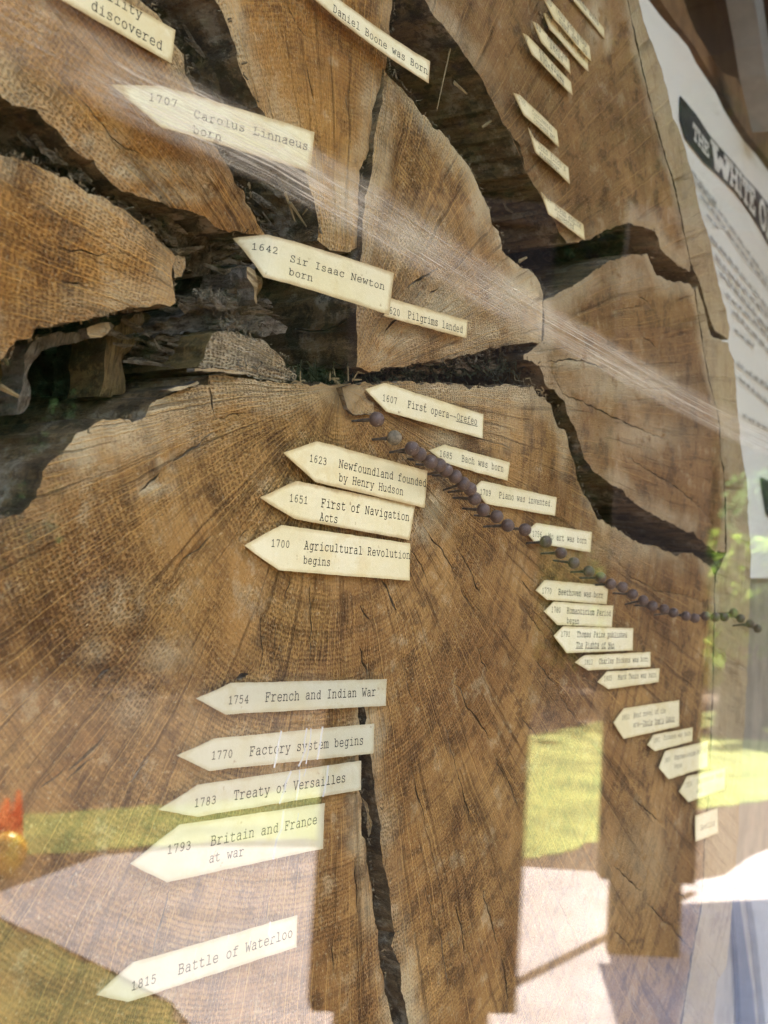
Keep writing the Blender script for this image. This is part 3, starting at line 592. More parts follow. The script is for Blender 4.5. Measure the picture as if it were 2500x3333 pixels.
chunk('splinter', z2([(700, 715), (742, 738), (730, 830), (700, 855), (690, 885), (692, 800)]), M_OLIVE, M_OLIVE, 0.001, 0.006, .0006)
chunk('splinter', z2([(165, 592), (240, 590), (252, 660), (222, 722), (160, 735), (150, 660)]), M_FACE, M_WALL, 0.003, 0.02)
chunk('splinter', z2([(300, 1340), (500, 1345), (640, 1372), (640, 1387), (480, 1367), (300, 1367)]), M_SAP, M_GREY, -0.004, 0.004, .0004)
chunk('splinter', z2([(110, 1488), (220, 1462), (330, 1432), (345, 1442), (320, 1462), (230, 1482), (140, 1500)]), M_SAP, M_GREY, -0.003, 0.004, .0005)
chunk('hanging_strip', zc([(880, 490), (1130, 392), (1200, 420), (1160, 500), (1080, 640), (985, 722), (975, 820), (980, 1000), (870, 1040), (745, 1045), (775, 900), (782, 720), (800, 590)]), M_AMBF, M_OLIVE, 0.016, 0.012, tilt=.2)
chunk('hanging_strip', zc([(300, 600), (480, 540), (680, 540), (860, 452), (900, 500), (800, 592), (600, 630), (500, 632), (330, 702), (270, 772), (245, 900), (240, 1150), (168, 1180), (200, 900), (210, 760), (240, 640)]), M_GREYV, M_GREY, 0.009, 0.010)
chunk('hanging_strip', zc([(75, 700), (205, 722), (190, 900), (160, 1180), (62, 1160)]), M_AMBF, M_OLIVE, 0.020, 0.01)
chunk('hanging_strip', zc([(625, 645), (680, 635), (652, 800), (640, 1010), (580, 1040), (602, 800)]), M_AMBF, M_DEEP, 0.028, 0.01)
chunk('hanging_strip', zc([(690, 520), (860, 455), (870, 520), (800, 585), (720, 592), (700, 560)]), M_SAP, M_GREY, 0.006, 0.004)
rot_px = [(-420, 140), (-100, 236), (0, 275), (68, 335), (160, 380), (215, 447), (274, 497), (333, 550), (405, 607), (506, 641), (591, 662), (690, 712), (740, 770), (720, 860), (640, 900), (580, 850), (560, 805), (498, 755), (414, 703), (338, 648), (270, 614), (190, 576), (105, 538), (0, 510), (-100, 485), (-420, 430)]
M_ROT = wood_fibre('rotten_bark_wood', (0.055, 0.038, 0.019), (0.175, 0.125, 0.066), (0.27, 0.22, 0.15), (.45, 0, .9))
wedge('rotten_wood', rot_px, slab, M_ROT, M_WALL, y0=0.016, depth=0.03, rough=0.0012, grid=0.0016, lump=0.0085)
M_HUE = wood_fibre('rotten_dark_wood', (0.035, 0.024, 0.012), (0.110, 0.078, 0.042), (0.19, 0.155, 0.105), (1, 0, .25))
wedge('rotten_wood', [(715, 480), (860, 400), (1000, 560), (1045, 700), (1190, 830), (1180, 960), (1000, 870), (880, 780), (800, 640)], slab, M_HUE, M_WALL, y0=0.030, depth=0.02, rough=0.0012, grid=0.0018, lump=0.008)
# knot beside the pith, standing proud
kn = Q(1100, 1200, 2.074, [(62, 130), (110, 105), (170, 125), (220, 165), (270, 230), (268, 290), (235, 315), (160, 308), (105, 285), (75, 210)])
wedge('knot', kn, slab, M_FACE, M_WALL, y0=-0.003, depth=0.012, rough=0.0012, grid=0.0015, lump=0.0035)
wedge('splinter', Q(1000, 2200, 1.952, [(362, 770), (395, 810), (430, 880), (445, 930), (425, 1000), (410, 1030), (395, 960), (400, 880), (375, 820)]), slab, M_FACE, M_WALL, y0=0.004, depth=0.02, rough=.0004, grid=.002)
wedge('splinter', Q(1000, 2200, 1.952, [(555, 1620), (600, 1650), (625, 1720), (620, 1800), (590, 1790), (570, 1740), (590, 1700), (560, 1660)]), slab, M_FACE, M_WALL, y0=0.003, depth=0.02, rough=.0008, grid=.002)
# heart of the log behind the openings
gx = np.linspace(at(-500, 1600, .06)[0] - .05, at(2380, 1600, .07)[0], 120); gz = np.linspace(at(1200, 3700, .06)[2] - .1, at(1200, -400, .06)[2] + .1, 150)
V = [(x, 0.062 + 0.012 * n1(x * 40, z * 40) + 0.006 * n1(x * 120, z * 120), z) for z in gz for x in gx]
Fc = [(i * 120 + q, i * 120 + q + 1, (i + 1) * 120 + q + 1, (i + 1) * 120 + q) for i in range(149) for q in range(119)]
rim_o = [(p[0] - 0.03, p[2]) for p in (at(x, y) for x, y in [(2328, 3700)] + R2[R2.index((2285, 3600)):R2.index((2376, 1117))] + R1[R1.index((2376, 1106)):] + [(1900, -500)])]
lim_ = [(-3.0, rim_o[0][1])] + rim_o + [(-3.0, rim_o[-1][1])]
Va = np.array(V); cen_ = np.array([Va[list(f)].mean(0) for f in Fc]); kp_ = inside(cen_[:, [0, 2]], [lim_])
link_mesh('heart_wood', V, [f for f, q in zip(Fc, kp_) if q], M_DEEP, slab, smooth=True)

# moss and wood crumbs caught in the wide crack
def hair(name, regions, n, mat, ln, seed, y0=0.0, wid=0.00035, down=False):
    rr = random.Random(seed); V, Fc = [], []
    for _ in range(n):
        x0, y_0, x1, y1 = regions[rr.randrange(len(regions))]
        t = rr.random(); p = Vector(at(x0 + (x1 - x0) * t, y_0 + (y1 - y_0) * t + rr.uniform(-14, 14), y0 + rr.uniform(0, .012)))
        d = Vector((rr.gauss(0, 1), rr.gauss(0, .5), rr.gauss(0, .7))).normalized(); L = ln * rr.uniform(.4, 1.3)
        s = d.cross(Vector((0, 1, 0.2))).normalized() * wid; b = Vector((rr.gauss(0, .3), 0, rr.gauss(0, .3))) * L
        i = len(V); m = p + d * L * .5 + b
        V += [tuple(p - s), tuple(p + s), tuple(m + s), tuple(m - s), tuple(p + d * L + s * .5), tuple(p + d * L - s * .5)]
        Fc += [(i, i + 1, i + 2, i + 3), (i + 3, i + 2, i + 4, i + 5)]
    o = link_mesh(name, V, Fc, mat, slab); o['kind'] = 'stuff'; return o
M_MOSS = simple('moss', (0.030, 0.034, 0.012), 0.9, 300, 0.5)
M_STRAW = simple('straw', (0.26, 0.185, 0.085), 0.7, 200, 0.3)
hair('moss', [(900, 1238, 1110, 1250), (1060, 1235, 1350, 1215), (1350, 1215, 1740, 1190)], 800, M_MOSS, 0.006, 4, y0=0.004)
hair('wood_fibre', [(960, 1240, 1130, 1245), (1060, 1230, 1150, 1240), (1700, 1240, 1780, 1290)], 34, M_STRAW, 0.005, 5, y0=-0.002, wid=.0003)
M_GFIB = simple('grey_fibre', (0.16, 0.13, 0.085), 0.9, 300, 0.5)
hair('wood_fibre', [(700, 1040, 860, 1075), (640, 960, 790, 990), (760, 1180, 960, 1220), (1180, 1200, 1500, 1165), (1500, 1165, 1700, 1120), (1700, 890, 1770, 960)], 650, M_GFIB, 0.0026, 6, y0=0.001, wid=.00025)
def splinters(name, px0, px1, spread, n, ln, w, y_lo, y_hi, mat, seed):
    rr = random.Random(seed); V, Fc = [], []
    a0, b0 = Vector(at(*px0, 0)), Vector(at(*px1, 0)); ax_ = (b0 - a0).normalized()
    for _ in range(n):
        t = rr.random(); c = Vector(at(px0[0] + (px1[0] - px0[0]) * t + rr.gauss(0, spread), px0[1] + (px1[1] - px0[1]) * t + rr.gauss(0, spread), rr.uniform(y_lo, y_hi)))
        d = (ax_ + Vector((rr.gauss(0, .12), rr.gauss(0, .25), rr.gauss(0, .12)))).normalized(); L_ = ln * rr.uniform(.35, 1.2); ww = w * rr.uniform(.4, 1.3)
        s_ = d.cross(Vector((.2, 1, .1))).normalized() * ww; u_ = d.cross(s_).normalized() * ww * .6; p = c - d * L_ / 2; e = c + d * L_ / 2; bd = Vector((rr.gauss(0, .05), rr.gauss(0, .05), rr.gauss(0, .05))) * L_
        i = len(V); m = c + bd
        for q, f_ in ((p, .55), (m, 1.0)): V += [tuple(q + s_ * f_), tuple(q + u_ * f_), tuple(q - s_ * f_), tuple(q - u_ * f_)]
        V += [tuple(e + s_ * .25), tuple(e - s_ * .1)]
        for q in range(4): Fc.append((i + q, i + (q + 1) % 4, i + 4 + (q + 1) % 4, i + 4 + q))
        Fc += [(i + 4, i + 5, i + 8), (i + 5, i + 6, i + 9, i + 8), (i + 6, i + 7, i + 9), (i + 7, i + 4, i + 8, i + 9), (i + 3, i + 2, i + 1, i)]
    o = link_mesh(name, V, Fc, mat, slab); o['kind'] = 'stuff'
M_SPL = wood_fibre('splintered_brown_wood', (0.075, 0.050, 0.024), (0.20, 0.145, 0.080), (0.30, 0.245, 0.17), (1, 0, .3))
splinters('torn_splinters', (590, 830), (800, 790), 28, 90, .014, .0011, .012, .03, M_SPL, 41)
splinters('torn_splinters', (640, 990), (850, 1010), 22, 90, .014, .0010, .004, .02, M_SPL, 42)
splinters('torn_splinters', (120, 430), (560, 770), 30, 150, .009, .0012, .006, .018, M_SPL, 43)
splinters('torn_splinters', (620, 120), (860, 430), 40, 60, .010, .0009, .012, .035, M_SPL, 44)
splinters('torn_splinters', (1480, 260), (1740, 740), 30, 70, .010, .0009, .012, .035, M_SPL, 45)
splinters('torn_splinters', (880, 640), (1020, 790), 40, 60, .012, .0010, .012, .03, M_SPL, 46)
splinters('torn_splinters', (1240, 1222), (1700, 1170), 12, 90, .010, .0008, .004, .02, M_SPL, 47)
splinters('torn_splinters', (400, 1110), (660, 1180), 28, 50, .016, .0011, .01, .03, M_SPL, 48)
def fray(name, outlines, n, mat, seed):
    rr = random.Random(seed); V, Fc = [], []
    segs = []
    for ol in outlines:
        for i in range(len(ol) - 1):
            (x0, y_0), (x1, y1) = ol[i], ol[i + 1]
            if min(x0, x1) < -60 or min(y_0, y1) < -60 or max(y_0, y1) > 3340: continue
            segs.append((math.hypot(x1 - x0, y1 - y_0), x0, y_0, x1, y1))
    tot = [q[0] for q in segs]
    for q in rr.choices(segs, weights=tot, k=n):
        t = rr.random(); x, y = q[1] + (q[3] - q[1]) * t, q[2] + (q[4] - q[2]) * t
        p = Vector(at(x, y, rr.uniform(.0006, .010))); d = Vector((rr.gauss(0, 1), rr.uniform(-1.2, .4), rr.gauss(0, 1))).normalized()
        L_ = rr.uniform(.0005, .0019) * (1.8 if rr.random() < .06 else 1); w_ = rr.uniform(.00012, .0004)
        s_ = d.cross(Vector((.3, 1, .2))).normalized() * w_; u_ = d.cross(s_).normalized() * w_ * .7; bd = Vector((rr.gauss(0, .25), rr.gauss(0, .2), rr.gauss(0, .25))) * L_
        i = len(V); m = p + d * L_ * .55 + bd; e = p + d * L_
        V += [tuple(p + s_), tuple(p - s_), tuple(p + u_), tuple(m + s_ * .8), tuple(m - s_ * .8), tuple(m + u_ * .8), tuple(e)]
        Fc += [(i, i + 1, i + 4, i + 3), (i + 1, i + 2, i + 5, i + 4), (i + 2, i, i + 3, i + 5), (i + 3, i + 4, i + 6), (i + 4, i + 5, i + 6), (i + 5, i + 3, i + 6)]
    o = link_mesh(name, V, Fc, mat, slab); o['kind'] = 'stuff'
M_FRAY = simple('frayed_fibre', (0.24, 0.175, 0.095), 0.9, 260, 0.75)
fray('frayed_fibre', [A_, B_, G_, H_ + [H_[0]], I_[:30], J_[30:] + J_[:26], C_[:60], C_[76:], F_px], 1700, M_FRAY, 21)
def stick(name, px0, px1, y0, y1, w, mat):
    a, b = Vector(at(*px0, y0)), Vector(at(*px1, y1)); d = (b - a).normalized(); s = d.cross(Vector((0.1, 1, 0))).normalized() * w; u = d.cross(s).normalized() * w * .6
    V = [tuple(a + s), tuple(a + u), tuple(a - s), tuple(a - u), tuple(b + s * .5), tuple(b + u * .5), tuple(b - s * .5), tuple(b - u * .5)]
    return link_mesh(name, V, [(0, 1, 5, 4), (1, 2, 6, 5), (2, 3, 7, 6), (3, 0, 4, 7), (0, 3, 2, 1), (4, 5, 6, 7)], mat, slab)
for p0, p1, w in (((928, 625), (960, 720), .0006), ((945, 660), (998, 738), .0006), ((1000, 680), (985, 700), .0004), ((1478, 268), (1520, 305), .0008), ((1470, 140), (1422, 360), .0004), ((1570, 415), (1620, 378), .0006), ((1690, 850), (1715, 838), .0008), ((1815, 1322), (1845, 1290), .0005), ((1095, 1245), (1127, 1262), .0006), ((1102, 1262), (1128, 1243), .0005), ((810, 600), (813, 612), .0008), ((815, 628), (817, 640), .0007), ((0, 1258), (60, 1290), .0008)):
    stick('straw', p0, p1, 0.004, 0.006, w, M_STRAW)
# single cobweb thread across the hollow
M_WEB = simple('cobweb', (0.45, 0.42, 0.36), 0.6, 100, 0.2)
pts = [Vector(at(x, y, 0.004)) for x, y in ((962, 1070), (1010, 1078), (1060, 1075), (1100, 1058), (1135, 1032), (1150, 1012))]
V, Fc = [], []
for i, p in enumerate(pts):
    V += [tuple(p + Vector((0, 0, .00013))), tuple(p + Vector((.00013, 0, -.0001))), tuple(p - Vector((.00013, 0, .0001)))]
    if i: Fc += [((i - 1) * 3 + q, (i - 1) * 3 + (q + 1) % 3, i * 3 + (q + 1) % 3, i * 3 + q) for q in range(3)]
link_mesh('cobweb_thread', V, Fc, M_WEB, slab)

# ---------------------------------------------------------------- typewriter letters as pen strokes
def el(cx, cy, rx, ry, n=18): return [(cx + rx * math.cos(2 * math.pi * i / n), cy + ry * math.sin(2 * math.pi * i / n)) for i in range(n + 1)]
def S(*p):
    p = list(p); out = []
    q = [(2 * p[0][0] - p[1][0], 2 * p[0][1] - p[1][1])] + p + [(2 * p[-1][0] - p[-2][0], 2 * p[-1][1] - p[-2][1])]
    for i in range(1, len(q) - 2):
        for s in range(4):
            t = s / 4.0; f = lambda a, b, c, d: .5 * (2 * b + (c - a) * t + (2 * a - 5 * b + 4 * c - d) * t * t + (3 * b - a - 3 * c + d) * t ** 3)
            out.append((f(q[i - 1][0], q[i][0], q[i + 1][0], q[i + 2][0]), f(q[i - 1][1], q[i][1], q[i + 1][1], q[i + 2][1])))
    out.append(p[-1]); return out
def L(*p): return list(p)
six = S((440, 550), (330, 570), (200, 470), (145, 250), (180, 60), (300, 0), (430, 80), (450, 200), (390, 310), (280, 340), (160, 240))
GL = {
 '0': [el(300, 285, 165, 285)], '1': [L((160, 470), (300, 570), (300, 0)), L((150, 0), (450, 0))],
 '2': [S((130, 430), (180, 540), (300, 570), (430, 520), (455, 420), (400, 300), (130, 0)), L((130, 0), (470, 0), (470, 60))],
 '3': [S((140, 500), (290, 570), (430, 500), (420, 360), (270, 310)), S((270, 310), (430, 270), (470, 140), (390, 20), (250, -5), (120, 70))],
 '4': [L((370, 0), (370, 570), (110, 170), (490, 170)), L((270, 0), (470, 0))],
 '5': [L((430, 570), (170, 570), (155, 310)), S((155, 310), (290, 360), (430, 290), (460, 170), (390, 30), (250, -5), (120, 70))],
 '6': [six], '9': [[(600 - x, 570 - y) for x, y in six]], '7': [L((130, 500), (130, 570), (460, 570), (270, 0))],
 '8': [el(300, 430, 130, 140), el(300, 145, 165, 150)],
 'A': [L((50, 0), (210, 0)), L((120, 0), (300, 570), (480, 0)), L((390, 0), (550, 0)), L((190, 200), (410, 200)), L((200, 570), (300, 570))],
 'B': [L((150, 0), (150, 570)), L((80, 570), (330, 570)), S((330, 570), (440, 520), (450, 420), (390, 325), (300, 305)), L((150, 305), (320, 305)), S((320, 305), (470, 260), (500, 150), (440, 30), (330, 0)), L((80, 0), (330, 0))],
 'C': [S((470, 400), (440, 520), (310, 575), (170, 500), (110, 285), (170, 60), (310, -5), (430, 40), (490, 130)), L((470, 570), (470, 400))],
 'D': [L((80, 570), (300, 570)), L((80, 0), (300, 0)), L((150, 0), (150, 570)), S((300, 570), (440, 490), (490, 285), (440, 80), (300, 0))],
 'E': [L((80, 570), (480, 570), (480, 440)), L((150, 0), (150, 570)), L((80, 0), (500, 0), (500, 150)), L((150, 300), (340, 300)), L((340, 360), (340, 240))],
 'F': [L((80, 570), (490, 570), (490, 430)), L((150, 570), (150, 0)), L((80, 0), (300, 0)), L((150, 300), (350, 300)), L((350, 370), (350, 230))],
 'H': [L((120, 0), (120, 570)), L((480, 0), (480, 570)), L((50, 0), (200, 0)), L((50, 570), (200, 570)), L((400, 0), (550, 0)), L((400, 570), (550, 570)), L((120, 290), (480, 290))],
 'I': [L((300, 0), (300, 570)), L((150, 0), (450, 0)), L((150, 570), (450, 570))],
 'J': [L((220, 570), (500, 570)), S((400, 570), (400, 150), (330, 10), (220, -5), (110, 60), (90, 180))],
 'K': [L((120, 0), (120, 570)), L((480, 570), (130, 260)), L((230, 340), (490, 0)), L((50, 0), (210, 0)), L((50, 570), (210, 570)), L((400, 570), (540, 570)), L((400, 0), (550, 0))],
 'L': [L((80, 570), (290, 570)), L((180, 570), (180, 0)), L((80, 0), (500, 0), (500, 170))],
 'M': [L((40, 0), (170, 0)), L((40, 570), (100, 570)), L((100, 0), (100, 570), (300, 200), (500, 570), (500, 0)), L((430, 0), (560, 0)), L((500, 570), (560, 570))],
 'N': [L((50, 0), (190, 0)), L((50, 570), (120, 570)), L((120, 0), (120, 570), (460, 0), (460, 570)), L((390, 570), (540, 570))],
 'O': [el(300, 285, 205, 290)],
 'P': [L((80, 570), (330, 570)), S((330, 570), (460, 520), (490, 410), (440, 300), (330, 260)), L((330, 260), (150, 260)), L((150, 0), (150, 570)), L((80, 0), (310, 0))],
 'R': [L((80, 570), (330, 570)), S((330, 570), (450, 520), (470, 420), (430, 330), (330, 290)), L((330, 290), (150, 290)), L((150, 0), (150, 570)), L((80, 0), (250, 0)), L((310, 290), (470, 0), (540, 0))],
 'S': [S((450, 430), (420, 530), (300, 575), (170, 520), (150, 410), (240, 320), (380, 260), (470, 160), (430, 30), (300, -5), (160, 40), (120, 150)), L((450, 560), (450, 430)), L((120, 0), (120, 150))],
 'T': [L((90, 420), (90, 570), (510, 570), (510, 420)), L((300, 570), (300, 0)), L((190, 0), (410, 0))],
 'U': [L((50, 570), (200, 570)), L((400, 570), (550, 570)), S((120, 570), (120, 200), (180, 30), (300, -5), (420, 30), (480, 200), (480, 570))],
 'V': [L((40, 570), (190, 570)), L((410, 570), (560, 570)), L((100, 570), (300, 0), (500, 570))],
 'W': [L((30, 570), (160, 570)), L((440, 570), (570, 570)), L((80, 570), (170, 0), (300, 370), (430, 0), (520, 570))],
 'a': [S((140, 350), (220, 420), (340, 425), (425, 360), (435, 250), (435, 0)), L((435, 0), (510, 0)), S((435, 240), (300, 250), (150, 210), (110, 110), (170, 10), (280, -5), (390, 60), (435, 130))],
 'b': [L((50, 570), (140, 570), (140, 0)), el(312, 210, 172, 215)],
 'c': [S((470, 300), (440, 390), (310, 430), (160, 360), (110, 210), (170, 50), (310, -5), (430, 30), (490, 100)), L((470, 420), (470, 300))],
 'd': [L((370, 570), (460, 570), (460, 0), (540, 0)), el(290, 210, 170, 215)],
 'e': [L((110, 220), (485, 220)), S((485, 220), (450, 370), (310, 430), (160, 370), (105, 210), (160, 50), (310, -5), (430, 20), (490, 70))],
 'f': [S((500, 560), (400, 575), (290, 560), (240, 470), (240, 400)), L((240, 420), (240, 0)), L((110, 0), (430, 0)), L((110, 410), (450, 410))],
 'g': [el(280, 215, 165, 210), L((540, 415), (445, 415), (445, -40)), S((445, -40), (400, -140), (290, -165), (160, -150))],
 'h': [L((60, 570), (140, 570), (140, 0)), L((60, 0), (220, 0)), S((140, 330), (230, 410), (340, 425), (430, 370), (450, 270), (450, 0)), L((380, 0), (530, 0))],
 'i': [L((150, 415), (310, 415), (310, 0)), L((120, 0), (490, 0)), L((295, 545), (312, 585))],
 'k': [L((60, 570), (150, 570), (150, 0)), L((150, 170), (420, 415)), L((340, 415), (490, 415)), L((250, 250), (450, 0), (540, 0)), L((60, 0), (220, 0))],
 'l': [L((140, 570), (305, 570), (305, 0)), L((120, 0), (490, 0))],
 'm': [L((20, 415), (80, 415), (80, 0)), L((20, 0), (140, 0)), S((80, 340), (150, 420), (240, 420), (290, 340), (290, 0)), S((290, 340), (360, 420), (450, 420), (500, 340), (500, 0)), L((240, 0), (345, 0)), L((450, 0), (570, 0))],
 'n': [L((60, 415), (140, 415), (140, 0)), L((60, 0), (220, 0)), S((140, 330), (230, 410), (340, 425), (430, 370), (450, 270), (450, 0)), L((380, 0), (530, 0))],
 'o': [el(300, 210, 190, 220)], 'p': [L((50, 415), (140, 415), (140, -160)), L((50, -160), (260, -160)), el(312, 210, 172, 215)],
 'r': [L((80, 415), (200, 415), (200, 0)), L((80, 0), (380, 0)), S((200, 280), (290, 390), (400, 430), (500, 390))],
 's': [S((440, 320), (410, 400), (300, 430), (180, 400), (150, 310), (250, 240), (380, 200), (460, 120), (410, 20), (300, -5), (170, 20), (130, 110)), L((440, 420), (440, 320)), L((130, 0), (130, 110))],
 't': [S((210, 540), (210, 130), (240, 20), (340, -5), (440, 20), (490, 60)), L((90, 410), (440, 410))],
 'u': [L((50, 415), (140, 415)), S((140, 415), (140, 130), (190, 10), (280, -5), (380, 50), (450, 130)), L((370, 415), (455, 415), (455, 0), (530, 0))],
 'v': [L((50, 415), (200, 415)), L((400, 415), (550, 415)), L((110, 415), (300, 0), (490, 415))],
 'w': [L((30, 415), (170, 415)), L((430, 415), (570, 415)), L((80, 415), (180, 0), (300, 300), (420, 0), (520, 415))],
 'x': [L((110, 415), (480, 0)), L((480, 415), (110, 0)), L((50, 415), (200, 415)), L((400, 415), (550, 415)), L((40, 0), (200, 0)), L((400, 0), (550, 0))],
 'y': [L((50, 415), (200, 415)), L((400, 415), (550, 415)), L((110, 415), (310, 0)), L((490, 415), (260, -160)), L((120, -160), (320, -160))],
 '-': [L((90, 220), (510, 220))], '.': [L((285, 0), (315, 40))], "'": [L((300, 570), (290, 420))], '_': [L((-40, -130), (640, -130))],
}
def ribbon(pts, w):
    """flat pen stroke along a polyline: vertices and quads in 2-D"""
    p = np.array(pts, float); keep = [0] + [i for i in range(1, len(p)) if np.linalg.norm(p[i] - p[i - 1]) > 1e-6]; p = p[keep]
    V, Fc = [], []
    # break at sharp corners so that each run stays clean
    runs, cur = [], [p[0]]
    for i in range(1, len(p)):
        cur.append(p[i])
        if i < len(p) - 1:
            a, b = p[i] - p[i - 1], p[i + 1] - p[i]
            if np.dot(a, b) < 0.6 * np.linalg.norm(a) * np.linalg.norm(b): runs.append(cur); cur = [p[i]]
    runs.append(cur)
    for r in runs:
        r = np.array(r)
        if len(r) < 2: continue
        d0 = r[0] - r[1]; d1 = r[-1] - r[-2]; r[0] = r[0] + d0 / np.linalg.norm(d0) * w * .42; r[-1] = r[-1] + d1 / np.linalg.norm(d1) * w * .42
        t = np.gradient(r, axis=0); n = np.stack([-t[:, 1], t[:, 0]], 1); n /= np.linalg.norm(n, axis=1, keepdims=True)
        o = len(V); V += list(r + n * w / 2) + list(r - n * w / 2); m = len(r)
        Fc += [(o + i, o + m + i, o + m + i + 1, o + i + 1) for i in range(m - 1)]
    return V, Fc
def text_2d(s, under=None, w=66, jit=None):
    V, Fc = [], []
    for i, ch in enumerate(s):
        gl = list(GL.get(ch, []))
        if under and under[0] <= i < under[1] and (ch != ' ' or under[2]): gl = gl + GL['_']
        dy = jit.uniform(-14, 14) if jit else 0
        for st in gl:
            v, f = ribbon(st, w); o = len(V)
            V += [(x + 600 * i, y + dy) for x, y in v]; Fc += [tuple(q + o for q in ff) for ff in f]
    return V, Fc

# ---------------------------------------------------------------- paper tags
def paper(name, base, brown, gloss):
    k = NT(name); P = k.pos(); e = k.attr('edge_')
    n = k.noise(P, 160, 4, 0.65); n2 = k.noise(P, 900, 3, 0.7); n3 = k.noise(P, 45, 3, 0.6)
    ed = k.ramp(k.math('ADD', e, k.math('MULTIPLY', k.math('SUBTRACT', n, 0.5), 0.9)), 0.62, 0.02)
    c = k.mix(k.ramp(n3, 0.4, 0.66), base, tuple(b * f for b, f in zip(base, (0.93, 0.90, 0.80))))
    c = k.mix(k.math('MULTIPLY', ed, 0.75), c, brown)
    c = k.mix(k.math('MULTIPLY', k.ramp(k.noise(P, 330, 2), 0.70, 0.78), 0.6), c, (0.20, 0.10, 0.04))
    c = k.mix(k.math('MULTIPLY', k.ramp(k.noise(P, 75, 5, 0.7), 0.52, 0.68), 0.38), c, tuple(b * f for b, f in zip(base, (0.80, 0.66, 0.42))))
    oi = k.n('ShaderNodeObjectInfo').outputs['Random']
    c = k.mix(k.math('MULTIPLY', oi, 0.28), c, tuple(b * f for b, f in zip(base, (0.86, 0.78, 0.60))))
    k.base(c, 0.55, 0.3)
    k.b.inputs['Coat Weight'].default_value = gloss; k.b.inputs['Coat Roughness'].default_value = 0.18
    k.bump(k.math('ADD', n, k.math('MULTIPLY', n2, 0.25)), 0.35, 0.0012)
    return k.m
M_PAPER = paper('aged_paper', (0.82, 0.72, 0.45), (0.42, 0.25, 0.08), 0.15)
M_PAPER_G = paper('laminated_paper', (0.57, 0.53, 0.39), (0.44, 0.36, 0.21), 0.5)
M_PAPER_W = paper('pale_paper', (0.83, 0.74, 0.49), (0.60, 0.45, 0.20), 0.2)
kI = NT('typewriter_ink'); kI.base((0.018, 0.015, 0.012), 0.6, 0.2); M_INK = kI.m
kI = NT('faded_ink'); kI.base((0.12, 0.10, 0.075), 0.6, 0.2); M_INK_F = kI.m
kI = NT('painted_glint'); kI.base((0.85, 0.84, 0.78), 0.2, 0.6); kI.b.inputs['Alpha'].default_value = 0.55; M_GLINT = kI.m  # translucent white standing in for glints on the glossy tags

